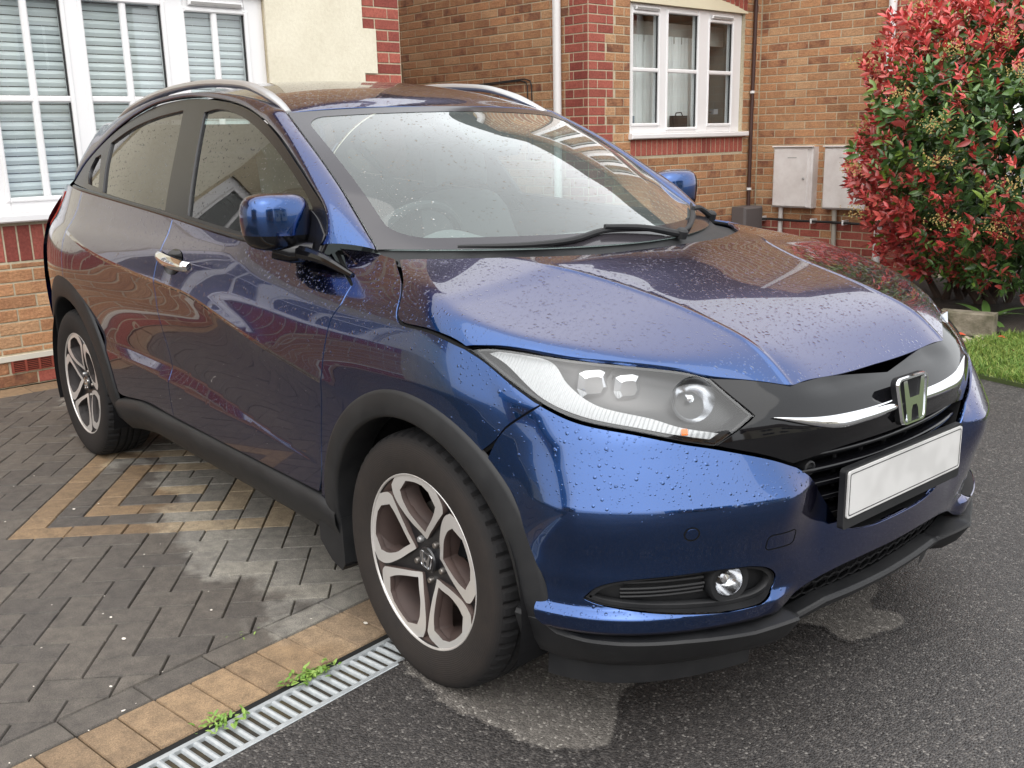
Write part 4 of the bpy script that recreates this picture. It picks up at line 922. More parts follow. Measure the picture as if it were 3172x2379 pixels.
def cdt(poly, holes, step, lines=()):
    pts = [tuple(q) for q in poly]; edges = [(i, (i+1) % len(poly)) for i in range(len(poly))]; loops = [list(range(len(poly)))]
    for h in holes:
        o = len(pts); pts += [tuple(q) for q in h]; edges += [(o+i, o+(i+1) % len(h)) for i in range(len(h))]; loops.append([o+i for i in range(len(h))])
    for L in lines:
        Lp = np.array(L); ok = inpoly(Lp, poly)
        for h in holes: ok &= ~inpoly(Lp, h)
        run = []
        for q, k in zip(L, ok):
            if k and np.linalg.norm(np.array(pts)-np.array(q), axis=1).min() > step*.25: run.append(len(pts)); pts.append(tuple(q))
            else:
                edges += list(zip(run[:-1], run[1:])); run = []
        edges += list(zip(run[:-1], run[1:]))
    B = np.array(pts); mn, mx = B.min(0), B.max(0); gx = np.arange(mn[0]+step*.5, mx[0], step); gy = np.arange(mn[1]+step*.5, mx[1], step*.87)
    if len(gx) and len(gy):
        Gx, Gy = np.meshgrid(gx, gy); Gx = Gx+(np.arange(len(gy)) % 2)[:, None]*step*.5; Q = np.stack([Gx.ravel(), Gy.ravel()], 1)
        ok = inpoly(Q, poly)
        for h in holes: ok &= ~inpoly(Q, h)
        Q = Q[ok]
        if len(Q):
            dm = np.full(len(Q), 1e9)
            for i in range(0, len(B), 64): dm = np.minimum(dm, np.linalg.norm(Q[:, None]-B[None, i:i+64], axis=2).min(1))
            Q = Q[dm > step*.55]; pts += [tuple(q) for q in Q]
    V, E_, F, ov, _, _ = delaunay_2d_cdt([Vector(q) for q in pts], edges, [], 0, 1e-7)
    V = np.array([(q.x, q.y) for q in V]); F = np.array([f for f in F if len(f) == 3]); C = V[F].mean(1); ok = inpoly(C, poly)
    for h in holes: ok &= ~inpoly(C, h)
    F = F[ok]; rev = {}
    for i, os in enumerate(ov):
        for q in os: rev[q] = i
    return V, F, [[rev[i] for i in l] for l in loops]
def panel_mesh(name, poly, holes, f, mats, out, step=.016, gap=.0025, flange=.012, mirror=False, lines=()):
    poly = inset(poly, gap); holes = [inset(h, -gap)[::-1] for h in holes]
    V, F, loops = cdt(poly, holes, step, lines); P = f(V[:, 0], V[:, 1]); N, s = normals(f, V, out)
    # CDT is CCW in (u,v); s says whether that faces out
    F = F if s > 0 else F[:, ::-1]
    VV = list(P); NN = list(N); FF = [tuple(t) for t in F]; mi = [0]*len(FF)
    if flange:
        for l in loops:
            k = len(l); p = P[l]; n = N[l]; t = np.roll(p, -1, 0)-np.roll(p, 1, 0); t /= np.linalg.norm(t, axis=1)[:, None]+1e-9
            w = np.cross(t, n)*s; o = len(VV); fl = np.asarray(flange)
            VV += list(p)+list(p-n*flange-w*.001); NN += list(w*.6+n*.5)+list(w)
            for i in range(k):
                j = (i+1) % k; q = (o+i, o+k+i, o+k+j, o+j); FF.append(q if s > 0 else q[::-1]); mi.append(len(mats)-1 if isinstance(mats, list) and len(mats) > 1 else 0)
    VV = np.array(VV); NN = np.array(NN); NN /= np.linalg.norm(NN, axis=1)[:, None]+1e-12
    if mirror: VV = VV*[1, -1, 1]; NN = NN*[1, -1, 1]; FF = [q[::-1] for q in FF]
    return mesh_of(name, VV, FF, mats, True, mi, NN)
def panel(name, poly, holes, f, mats, parent, out, both=False, **kw):
    o = link(name, panel_mesh(name, poly, holes, f, mats, out, **kw), parent)
    if not both: return o
    return o, link(name, panel_mesh(name, poly, holes, f, mats, out, mirror=True, **kw), parent)
def gridpatch(name, P, mats, parent, both=False, smooth=True, out=None):
    P = np.asarray(P); nu, nv = P.shape[:2]; res = []
    for mir in ((False, True) if both else (False,)):
        V = P.reshape(-1, 3)*([1, -1, 1] if mir else [1, 1, 1]); F = []
        for i in range(nu-1):
            for j in range(nv-1):
                q = (i*nv+j, (i+1)*nv+j, (i+1)*nv+j+1, i*nv+j+1); F.append(q[::-1] if mir else q)
        if out is not None:
            a, b, c = V[F[len(F)//2][0]], V[F[len(F)//2][1]], V[F[len(F)//2][3]]
            o3 = np.array(out)*([1, -1, 1] if mir else [1, 1, 1])
            if np.cross(b-a, c-a)@o3 < 0: F = [q[::-1] for q in F]
        res.append(link(name, mesh_of(name, V, F, mats, smooth), parent))
    return res if both else res[0]
def resamp(pts, n):
    P = np.array(cr(pts, .004)); L = np.concatenate([[0], np.cumsum(np.linalg.norm(np.diff(P, axis=0), axis=1))]); t = np.linspace(0, L[-1], n)
    return np.stack([np.interp(t, L, P[:, k]) for k in range(3)], 1)
def both(fn, name, mats, parent, smooth=True):
    """fn(s) returns an MB for side s (s=-1 near side, +1 far side)"""
    return [fn(s).build(name, mats, parent, smooth) for s in (-1, 1)]
def arc(cx, cz, r, a0, a1, n=24): return [(cx+r*math.cos(R(a0+(a1-a0)*i/n)), cz+r*math.sin(R(a0+(a1-a0)*i/n))) for i in range(n+1)]
na = lambda L: [(nose_a(x, y), z) for x, y, z in L]

car = empty('parked_car'); tag(car, 'dark blue five door crossover car wet with rain on the driveway', 'car')
# ---- hood
rear_edge = [(.03,0),(.027,.12),(.01,.28),(-.06,.46),(-.16,.575),(-.286,.693)]
side_edge = [(-.286,.693),(-.152,.774),(-.103,.814),(-.071,.849)]
side2 = [(-.047,.8565),(.073,.856),(.191,.844)]
head_top = [(.191,.844),(.251,.816),(.413,.715),(.570,.544),(.607,.504),(.703,.337)]
lead = [(.703,.337),(.706,.2),(.704,0)]
half = cr(rear_edge)+cr(side_edge)[1:]+cr([side_edge[-1]]+side2)[1:]+cr(head_top)[1:]+cr(lead)[1:]
hood_out = [(x, -y) for x, y in half]+[(x, y) for x, y in half[::-1]][1:-1]
HR = [[(x, sg*float(yrdg(x))+e) for x in np.arange(-.1, .70, .01)] for sg in (1, -1) for e in (-.014, -.009, -.0045, 0, .0045, .009, .014)]
hood = panel('hood', hood_out, [], HOOD, PAINT, car, (0, 0, 1), step=.013, gap=.003, flange=.016, lines=HR)
# ---- fender
th = math.degrees(math.acos(.27/.44))
f_bot = arc(0, .325, .442, 176, 53, 30)
f_right = [f_bot[-1], (.303,.710),(.325,.741),(.359,.770),(.393,.798)]
f_head = [(.393,.798),(.328,.832),(.246,.877),(.191,.898)]
f_top = [(.191,.898),(.073,.922),(-.047,.927),(-.071,.94),(-.103,.978),(-.152,1.007),(-.286,1.048)]
f_top2 = [(-.286,1.048),(-.42,1.058),(-.545,1.061)]
f_left = [(-.545,1.061),(-.335,.985)]; f_left2 = [(-.335,.985),(-.327,.944),(-.351,.901),(-.369,.829),(-.388,.724),(-.418,.587),(-.45,.45),(-.478,.356)]
fend = ring(f_bot, f_right, f_head, f_top, f_top2, f_left, f_left2, [(-.478,.356), f_bot[0]])
panel('fender', fend, [], SIDE, PAINT, car, (0, -1, 0), both=True)
# ---- doors and quarter
belt = pchip([-3.0,-2.62,-1.6,-1.0,-.55],[1.19,1.166,1.103,1.062,1.045])
CREASE = [[(x, float(zval(x))+e) for x in np.arange(-2.5, -.45, .012)] for e in (-.0015, .0015)]+[[(x, min(float(zrid(x)), float(zval(x))-.004)+e) for x in np.arange(-2.5, -.45, .012)] for e in (-.0015, .0015)]+[[(x, float(zcr(x))+e) for x in np.arange(-2.75, -.2, .012)] for e in (-.007, 0, .007)]
fd = ring([(-.481,.385),(-.45,.45),(-.418,.587),(-.388,.724),(-.369,.829),(-.351,.901),(-.327,.944),(-.335,.985)], [(-.335,.985),(-.545,1.049)],
          [(x, float(belt(x))) for x in (-.545,-.8,-1.0,-1.3,-1.555)], [(-1.555,float(belt(-1.555))),(-1.536,1.0),(-1.541,.89),(-1.53,.72),(-1.52,.6),(-1.53,.45),(-1.528,.392)], [(-1.528,.392),(-1.0,.386),(-.481,.385)])
doors = panel('front_door', fd, [], SIDE, PAINT, car, (0, -1, 0), both=True, lines=CREASE)
rd = ring([(-1.528,.392),(-1.53,.45),(-1.52,.6),(-1.53,.72),(-1.541,.89),(-1.536,1.0),(-1.555,float(belt(-1.555)))], [(x, float(belt(x))) for x in (-1.555,-1.9,-2.3,-2.6)],
          [(-2.6,float(belt(-2.6))),(-2.585,1.0),(-2.58,.9),(-2.575,.807)], arc(-2.61, .33, .478, 86, 8, 26), [(-2.61+.478*math.cos(R(8)), .33+.478*math.sin(R(8))),(-2.10,.375),(-1.8,.397),(-1.528,.392)])
rdoors = panel('rear_door', rd, [], SIDE, PAINT, car, (0, -1, 0), both=True, lines=CREASE)
qp = ring([(-2.575,.807),(-2.58,.9),(-2.585,1.0),(-2.6,float(belt(-2.6)))], [(x, float(belt(x))) for x in (-2.6,-2.8,-2.95)], [(-2.95,float(belt(-2.95))),(-3.12,1.14),(-3.16,1.0),(-3.2,.86),(-3.24,.72)], [(-3.24,.72),(-3.06,.60)], arc(-2.61, .33, .478, 34, 94, 20)[:0] or [(-3.06,.60)]+arc(-2.61,.33,.478,145,94,18)+[(-2.575,.807)])
panel('rear_quarter_panel', qp, [], SIDE, PAINT, car, (0, -1, 0), both=True)
rb = ring([(-3.06,.597),(-3.24,.717)], [(-3.24,.717),(-3.30,.6),(-3.28,.42)], [(-3.28,.42),(-3.05,.40)], [(-3.05,.40),(-3.05,.5),(-3.06,.597)])
panel('rear_bumper_side', rb, [], SIDE, PAINT, car, (0, -1, 0), both=True)
# rear end: tailgate, bumper, tail lamps
zt = np.linspace(.30, 1.44, 40); rows = []
for z in zt:
    xr = float(pchip([.30,.42,.6,.72,.86,1.0,1.14,1.3,1.44],[-3.18,-3.36,-3.42,-3.40,-3.36,-3.32,-3.20,-3.0,-2.86])(z))
    w = float(pchip([.30,.42,.6,.72,.86,1.0,1.14,1.3,1.44],[.76,.78,.79,.79,.79,.77,.70,.60,.52])(z)); xe = float(pchip([.30,.72,1.0,1.14,1.3,1.44],[-3.1,-3.24,-3.16,-3.08,-2.90,-2.80])(z))
    rows.append([(xe+(xr-xe)*(1-abs(t)**3.2), w*t, z) for t in np.linspace(-1, 1, 41)])
gridpatch('tailgate', rows, PAINT, car, out=(-1, 0, 0))
tl = ring([(-2.93,1.155),(-3.12,1.15)], [(-3.12,1.15),(-3.18,1.07),(-3.165,.985)], [(-3.165,.985),(-3.06,1.06),(-2.93,1.155)])
REDL = M('tail_lamp_red', (.60, .05, .04), .12, 0, .6, Coat_Weight=.8)
panel('tail_lamp', tl, [], lambda x, z: SIDE(x, z, .004), REDL, car, (0, -1, 0), both=True, step=.02)
# ---- windscreen, roof, pillars
ws_out = [(-.65, 0)]+[(a, 0) for a in np.linspace(-.65, .65, 60)][1:]+[(.65, b) for b in np.linspace(0, .8, 36)][1:]+[(a, .8) for a in np.linspace(.65, -.65, 60)][1:]+[(-.65, b) for b in np.linspace(.8, 0, 36)][1:-1]
def rrect(x0, x1, y0, y1, r, n=8, step=.03):
    P = []
    for cx, cy, a in ((x1-r, y1-r, 0), (x0+r, y1-r, 90), (x0+r, y0+r, 180), (x1-r, y0+r, 270)):
        P += [(cx+r*math.cos(R(a+90*i/n)), cy+r*math.sin(R(a+90*i/n))) for i in range(n+1)]
    out = []
    for i in range(len(P)):
        p, q = np.array(P[i]), np.array(P[(i+1) % len(P)]); k = max(1, int(np.linalg.norm(q-p)/step))
        out += [tuple(p+(q-p)*j/k) for j in range(k)]
    return out
clear = rrect(-.60, .60, .060, .745, .07)
windscreen = panel('windscreen', ws_out, [], WS, GLASS, car, (1, 0, 1), step=.03, gap=.003, flange=0)
FRIT = M('windscreen_black_border', (.035, .032, .037), .12, 0, .6)
panel('black_border', ws_out, [clear], lambda a, b: WS(a, b, .0015), FRIT, windscreen, (1, 0, 1), step=.03, gap=.004, flange=0)
pod = rrect(-.10, .10, .50, .775, .06)
panel('sensor_pod', pod, [], lambda a, b: WS(a, b, -.012), FRIT, windscreen, (1, 0, 1), step=.03, gap=0, flange=.03)
T = [(float(WS(a, .8)[0]), float(WS(a, .8)[1])) for a in np.linspace(-.65, .65, 40)]
roof_out = [(x-.006, y*.965) for x, y in T]+[(x, .548) for x in np.linspace(-1.12, -2.85, 80)]+[(-2.93, y) for y in np.linspace(.5, -.5, 40)]+[(x, -.548) for x in np.linspace(-2.85, -1.12, 80)]
panel('roof', roof_out, [], ROOF, PAINT, car, (0, 0, 1), step=.025, gap=.002, flange=.006)
Oc = [(-.545,-.742,1.068),(-.535,-.745,1.095),(-.576,-.733,1.156),(-.712,-.70,1.233),(-.852,-.669,1.302),(-.997,-.64,1.368),(-1.146,-.613,1.423),(-1.291,-.594,1.462),(-1.433,-.581,1.487),(-1.574,-.573,1.503),(-1.791,-.566,1.518),(-2.014,-.567,1.515),(-2.169,-.57,1.503),(-2.328,-.577,1.477),(-2.489,-.589,1.437),(-2.651,-.606,1.381),(-2.877,-.64,1.274),(-2.98,-.66,1.19)]
Oc = [(x, -float(Gw(x, z))-.004, z+.004) for x, y, z in Oc]
I1 = [tuple(float(q) for q in WS(-.65, b, .002)) for b in np.linspace(0, .8, 9)]
I2 = [(x, -.552, float(ROOF(x, .552)[2])+.001) for x in (-1.12,-1.25,-1.4,-1.6,-1.8,-2.0,-2.2,-2.4,-2.6,-2.75)]+[(-2.86,-.556,1.44),(-2.96,-.58,1.36)]
n1, n2 = 40, 70
Oa = resamp(Oc[:7], n1); Ia = resamp(I1, n1); Ob = resamp(Oc[6:], n2)[1:]; Ib = resamp([I1[-1]]+I2, n2)[1:]
OO = np.vstack([Oa, Ob]); II = np.vstack([Ia, Ib]); Pp = []
for o, i in zip(OO, II):
    ax = (i-o); nrm = np.cross(ax, [-1, 0, .0]); nrm = np.array([.15, -.72, .68]); row = []
    for t in np.linspace(0, 1, 14):
        b = .016*(4*t*(1-t))**.8; row.append(o+ax*t+nrm*b)
    row = [row[0]-np.array([0, -.012, 0])]+row+[row[-1]+np.array([0, .010, -.012])]
    Pp.append(row)
gridpatch('roof_side_rail_panel', Pp, PAINT, car, both=True, out=(0, -1, .5))
# roof bars
RB = [(-1.081,-.560,1.452),(-1.14,-.551,1.476),(-1.217,-.545,1.503),(-1.299,-.540,1.526),(-1.397,-.536,1.548),(-1.56,-.534,1.564),(-1.75,-.535,1.573),(-1.95,-.538,1.571),(-2.15,-.542,1.558),(-2.35,-.548,1.532),(-2.52,-.556,1.497),(-2.62,-.562,1.468)]
def bar(s):
    P = resamp(RB, 60); mb = MB(); V = []
    for i, p in enumerate(P):
        k = i/59; g = max(0, 1-max(0, abs(k-.5)-.40)/.10); w = .012+.009*g; h = .006+.012*g
        for q in range(12):
            t = 2*math.pi*q/12; V.append((p[0], -s*p[1]+w*math.cos(t), p[2]-.006+h*math.sin(t)*.8))
    F = [(i*12+q, i*12+(q+1) % 12, (i+1)*12+(q+1) % 12, (i+1)*12+q) for i in range(59) for q in range(12)]+[tuple(range(12)), tuple(59*12+q for q in range(12))]
    mb.add(V, F)
    return mb
both(bar, 'roof_bar', SATIN, car)
# ---- greenhouse side: black frames with glass
oxz = [(x, z) for x, y, z in Oc][1:]
gl_f = ring([(-1.475,1.112),(-1.6,1.36),(-1.655,1.462)], [(-1.655,1.462),(-1.549,1.470),(-1.407,1.454),(-1.261,1.422),(-1.11,1.376),(-.965,1.321),(-.822,1.257),(-.70,1.195),(-.655,1.165)], [(-.655,1.165),(-.70,1.070)], [(-.70,1.070),(-1.014,1.081),(-1.475,1.112)])
gl_r = ring([(-2.436,1.163),(-2.53,1.28),(-2.575,1.362)], [(-2.575,1.362),(-2.363,1.418),(-2.122,1.455),(-1.86,1.476)], [(-1.86,1.476),(-1.79,1.36),(-1.685,1.12)], [(-1.685,1.12),(-2.0,1.138),(-2.436,1.163)])
gl_q = ring([(-2.52,1.178),(-2.70,1.19)], [(-2.70,1.19),(-2.76,1.24),(-2.735,1.30)], [(-2.735,1.30),(-2.66,1.315)], [(-2.66,1.315),(-2.58,1.24),(-2.52,1.178)])
fr_out = ring([(x, float(belt(x))-.004) for x in (-2.95,-2.62,-2.0,-1.6,-1.0,-.545)], [(-.545,float(belt(-.545))-.004), oxz[0]], [(x, z-.004) for x, z in oxz[:1]]+[(x, z-.006) for x, z in oxz[1:]], [(oxz[-1][0], oxz[-1][1]-.006), (-2.95,float(belt(-2.95))-.004)])
panel('window_frame', fr_out, [gl_f, gl_r, gl_q], lambda x, z: GREEN(x, z, -.004), TRIM, car, (0, -1, 0), both=True, step=.03, gap=.001, flange=.012)
for nm, po, mt in (('front_side_window', gl_f, SGLASS), ('rear_side_window', gl_r, TGLASS), ('quarter_window', gl_q, TGLASS)):
    panel(nm, po, [], lambda x, z: GREEN(x, z, -.014), mt, car, (0, -1, 0), both=True, step=.03, gap=-.004, flange=0)
# belt moulding
def moulding(s):
    mb = MB(); P = [(x, -s*float(SIDE(x, float(belt(x)))[1]+.004), float(belt(x))+.004) for x in np.linspace(-.60, -2.75, 60)]; mb.tube([(a, b, c) for a, b, c in P], .009, 8); return mb
both(moulding, 'belt_moulding', TRIM, car)
# seals in the panel gaps
def seal(pts, f, name='panel_gap_seal', depth=.011, r=.0065):
    C = np.array(cr(pts, .02)); P = f(C[:, 0], C[:, 1]); N, _ = normals(f, C, (0, -1, 0)); P = P-N*depth
    for s in (-1, 1): MB().tube([(q[0], -s*q[1], q[2]) for q in P], r, 6).build(name, SEAL, car, True)
seal(f_left2, SIDE); seal([(-.545,1.055),(-.335,.985)], SIDE); seal([(-1.528,.392),(-1.53,.45),(-1.52,.6),(-1.53,.72),(-1.541,.89),(-1.536,1.0),(-1.555,1.09)], SIDE)
seal(f_top[:-1], SIDE); seal([(-2.6,1.15),(-2.585,1.0),(-2.58,.9),(-2.575,.807)], SIDE); seal(f_right, SIDE); seal([(-.286,1.045),(-.42,1.055),(-.545,1.057)], SIDE); seal(f_head, SIDE)

# ---- front bumper
b_out = na([(.416,-.831,.330),(.404,-.843,.435),(.356,-.852,.531),(.296,-.862,.638),(.281,-.863,.666)])
b_gap = na([(.281,-.863,.666),(.302,-.854,.710),(.325,-.844,.741),(.359,-.826,.770),(.393,-.801,.798)])
b_top = na([(.393,-.801,.798),(.465,-.767,.770),(.569,-.687,.747),(.634,-.615,.726),(.671,-.560,.712),(.726,-.446,.676),(.747,-.383,.649)])
b_gr = na([(.747,-.383,.649),(.756,-.349,.623),(.762,-.319,.590),(.769,-.285,.547),(.775,-.251,.502),(.778,-.222,.476),(.781,-.187,.461),(.786,-.114,.449),(.79,0,.446)])
b_lg = na([(.783,0,.372),(.780,-.114,.373),(.770,-.232,.369),(.754,-.330,.352),(.737,-.385,.324)])
b_lip = na([(.737,-.385,.324),(.702,-.484,.300),(.644,-.624,.302),(.562,-.731,.297),(.508,-.773,.295),(.449,-.809,.302),(.416,-.831,.330)])
bump_half = ring(b_lg, b_lip, b_out, b_gap, b_top, b_gr, [b_gr[-1], b_lg[0]], step=.009)
bump_chain = ring(b_lg, b_lip, b_out, b_gap, b_top, b_gr, step=.009)
fog_out = na([(.515,-.793,.391),(.538,-.774,.419),(.572,-.743,.436),(.653,-.638,.447),(.694,-.557,.448),(.722,-.486,.441),(.734,-.446,.424),(.738,-.428,.402),(.736,-.434,.376),(.725,-.463,.359),(.708,-.516,.354),(.655,-.639,.362),(.575,-.745,.374),(.540,-.775,.381)])
fog_ring = ring(fog_out+[fog_out[0]], step=.008)
def BUMP(a, z):
    """bumper skin: ledge below the lamps, hollow above the lower lip ridge"""
    P = NOSE(a, z); a = np.asarray(a, float); z = np.asarray(z, float)+0*a
    ztop = np.interp(a, *zip(*sorted(b_top))); fade = sm(-.06, .10, a)*(1-sm(.52, .70, a))
    top = np.clip((ztop+.010-z)/np.maximum(ztop-.59, .03), 0, 1); bul = .052*fade
    d = np.where(z > .592, bul*top, bul*(.30+.70*sm(.435, .592, z)))
    # ledge under the fog lamp
    lf = sm(.0, .10, a)*(1-sm(.62, .74, a)); d = d*sm(.34, .45, z)+.026*lf*(1-sm(.350, .377, z))*sm(.295, .318, z)
    d = d-.006*np.exp(-((z-.408)/.03)**2)*lf
    P = P.copy(); c = np.cos(np.clip(a/AS, 0, 1.57)); s_ = np.sin(np.clip(a/AS, 0, 1.57)); P[..., 0] += d*c; P[..., 1] -= d*s_
    return P
# the two halves meet on the centre line: build one continuous skin by mirroring the parameter
def wide(poly): # right half polygon (a,z) -> full outline in signed parameter w = a+YP (w<0 on far side)
    return [(a+YP, z) for a, z in poly]
def BUMPW(w, z):
    w = np.asarray(w, float); P = BUMP(np.abs(w)-YP, z); P = P.copy(); P[..., 1] *= np.where(w < 0, -1, 1); return P
def NOSEW(w, z, d=0.):
    w = np.asarray(w, float); P = NOSE(np.abs(w)-YP, z).copy(); an = np.clip((np.abs(w)-YP)/AS, 0, 1.57)
    P[..., 0] += d*np.cos(an); P[..., 1] -= d*np.sin(an); P[..., 1] *= np.where(w < 0, -1, 1); return P
hp = wide(bump_chain); full = hp+[(-w, z) for w, z in hp[::-1] if w > 1e-6]
full = [q for i, q in enumerate(full) if i == 0 or math.dist(q, full[i-1]) > 1e-5]
fogW = wide(fog_ring); fogL = [(-w, z) for w, z in fogW]
BL = [[(sg*w, z) for w in np.arange(.15, 1.2, .01)] for sg in (1, -1) for z in (.589, .592, .595, .350, .357, .367, .377)]
bumper = panel('front_bumper', full, [fogW, fogL], BUMPW, [PAINT, PAINT], car, (1, 0, 0), step=.012, gap=.0025, flange=.014, lines=BL)
def nW(L): return wide(na(L))
# bumper details: parking sensors, tow cover
for sg in (1, -1):
    c = np.array(nW([(.650,-.624,.548)])[0])
    ringp = lambda r, n=24: [(c[0]*sg+r*math.cos(2*math.pi*i/n), c[1]+r*math.sin(2*math.pi*i/n)) for i in range(n)]
    panel('parking_sensor', ringp(.0125), [], lambda w, z: BUMPW(w, z)+np.array([.0012, 0, 0]), PAINT, bumper, (1, 0, 0), step=.01, gap=0, flange=.004)
    panel('sensor_ring', ringp(.0165), [ringp(.0135)], lambda w, z: BUMPW(w, z)+np.array([.0006, 0, 0]), SEAL, bumper, (1, 0, 0), step=.01, gap=0, flange=0)
tc = nW([(.725,-.472,.501),(.746,-.400,.491),(.747,-.398,.461),(.726,-.471,.473)])
tcx = [q[0] for q in tc]; tr_ = rrect(min(tcx), max(tcx), .480, .516, .011, 5, .01)
panel('tow_hook_seam', inset(tr_, -.0016), [inset(tr_, .0006)], lambda w, z: BUMPW(w, z)+np.array([.0006, 0, 0]), SEAL, bumper, (1, 0, 0), step=.02, gap=0, flange=0)
# fog lamps in their recess
FOGG = thin_glass('fog_lens', (.95, .95, .95), .9)
REFL = M('lamp_reflector', (.60, .61, .63), .16, 1.0)
for sg in (1, -1):
    sw = lambda L: [(sg*w, z) for w, z in L]
    F_ = lambda d: (lambda w, z: NOSEW(w, z, d))
    tray = panel('fog_recess', sw(fogW), [], F_(-.035), PLAST, bumper, (1, 0, 0), step=.02, gap=-.002, flange=0)
    # walls of the recess
    W0 = BUMPW(*np.array(sw(fogW)).T); W1 = NOSEW(*np.array(sw(fogW)).T, -.036); W0c = np.vstack([W0, W0[:1]]); W1c = np.vstack([W1, W1[:1]])
    gridpatch('fog_recess_wall', np.stack([W0c-np.array([.002, 0, 0]), W1c], 1), PLAST, bumper)
    lip_o = np.array(sw(fogW)); panel('fog_bezel', [tuple(q) for q in inset(lip_o, .001)], [tuple(q) for q in inset(lip_o, .010)] and [[tuple(q) for q in inset(lip_o, .010)]], F_(-.004), PLAST, bumper, (1, 0, 0), step=.02, gap=0, flange=.02)
    w0, w1 = nW([(.572,-.744,.431)])[0][0], nW([(.681,-.589,.424)])[0][0]
    for k, zz in enumerate((.388, .399, .410, .421, .432)):
        a0 = w0-.01*(k > 2)+.0; mb = MB(); pts = [tuple(NOSEW(sg*w, zz+.004*(w0-w)*3, -.014-.010*abs(k-2)/2)) for w in np.linspace(a0, w1, 14)]; mb.tube(pts, .0036, 6); mb.build('fog_fin', PLAST, bumper, True)
    fc = nW([(.705,-.535,.408)])[0]; c3 = NOSEW(sg*fc[0], fc[1], -.012); ax = np.array([.93, -sg*.30, -.02]) 
    mb = MB(); mb.lathe([(.052, -.02), (.052, .0), (.048, .006), (.036, .004), (.034, -.006)], c3, ax, 32); mb.build('fog_lamp_ring', PLAST, bumper, True)
    lamp = MB().lathe([(.0343, .002), (.030, -.010), (.018, -.024), (.002, -.03)], c3, ax, 28).build('fog_lamp', REFL, car, True)
    MB().lathe([(.0345, .002), (.030, .009), (.018, .013), (.0005, .014)], c3, ax, 28).build('lens', FOGG, lamp, True)
    MB().lathe([(.011, -.022), (.011, -.008), (.0005, -.004)], c3, ax, 16).build('bulb_shield', CHROME, lamp, True)

# ---- upper grille panel, chrome bar, badge, grille, plate
gz = lambda L: nW(L)
hl_in = [(.607,-.503,.845),(.698,-.461,.767),(.671,-.560,.712)]
up_chain = ring(nW([(.786,0,.668),(.772,-.258,.665),(.747,-.382,.652)]), nW([(.747,-.382,.652),(.726,-.446,.679),(.671,-.560,.715)]), nW([(.671,-.560,.715),(.698,-.461,.767)]), nW([(.698,-.461,.767),(.607,-.503,.845)]), nW([(.609,-.505,.843),(.655,-.413,.833),(.692,-.327,.820),(.715,-.216,.816),(.708,0,.797)]), nW([(.708,0,.797),(.786,0,.668)]), step=.01)
up_chain = [q for q in up_chain if q[0] > -1e-6]
# rebuild as open chain from lower centre to upper centre
uc = ring(nW([(.786,0,.668),(.772,-.258,.665),(.747,-.382,.652)]), nW([(.747,-.382,.652),(.726,-.446,.679),(.671,-.560,.715)]), nW([(.671,-.560,.715),(.698,-.461,.767)]), nW([(.698,-.461,.767),(.609,-.505,.843)]), nW([(.609,-.505,.843),(.656,-.415,.831),(.695,-.333,.816),(.717,-.220,.814),(.708,0,.793)]), step=.01)
ufull = uc+[(-w, z) for w, z in uc[::-1] if w > 1e-6]
ufull = [q for i, q in enumerate(ufull) if i == 0 or math.dist(q, ufull[i-1]) > 1e-5]
def UPP(w, z):
    w = np.asarray(w, float); z = np.asarray(z, float)+0*w
    dent = -.016*np.exp(-((z-.800)/.02)**2)*(1-sm(.20, .34, np.abs(w)))
    out = .012*np.exp(-((z-.722)/.03)**2)*(1-sm(.30, .42, np.abs(w)))
    return NOSEW(w, z, -.003+dent+out)
upper = panel('grille_surround', ufull, [], UPP, BLACK, car, (1, 0, 0), step=.013, gap=.002, flange=.02)
# chrome bars either side of the badge
for sg in (1, -1):
    top = resamp([NOSEW(sg*w, z, .004+.011*min(1., max(0., (.42-w)/.10))) for w, z in nW([(.715,-.424,.761),(.752,-.311,.747),(.771,-.194,.742),(.780,-.027,.742)])], 40)
    bot = resamp([NOSEW(sg*w, z, .004+.013*min(1., max(0., (.42-w)/.10))) for w, z in nW([(.715,-.425,.760),(.764,-.286,.722),(.778,-.177,.719),(.784,-.034,.724)])], 40)
    P = []
    for t, b in zip(top, bot):
        q_ = min(1., np.linalg.norm(t-b)/.02); m_ = (t+b)/2+np.array([.005*q_, 0, 0]); e = np.array([-.02*q_, 0, 0]); P.append([t+e, t, t*.6+m_*.4, m_, b*.6+m_*.4, b, b+e])
    gridpatch('chrome_bar', P, CHROME, upper, out=(1, 0, 0))
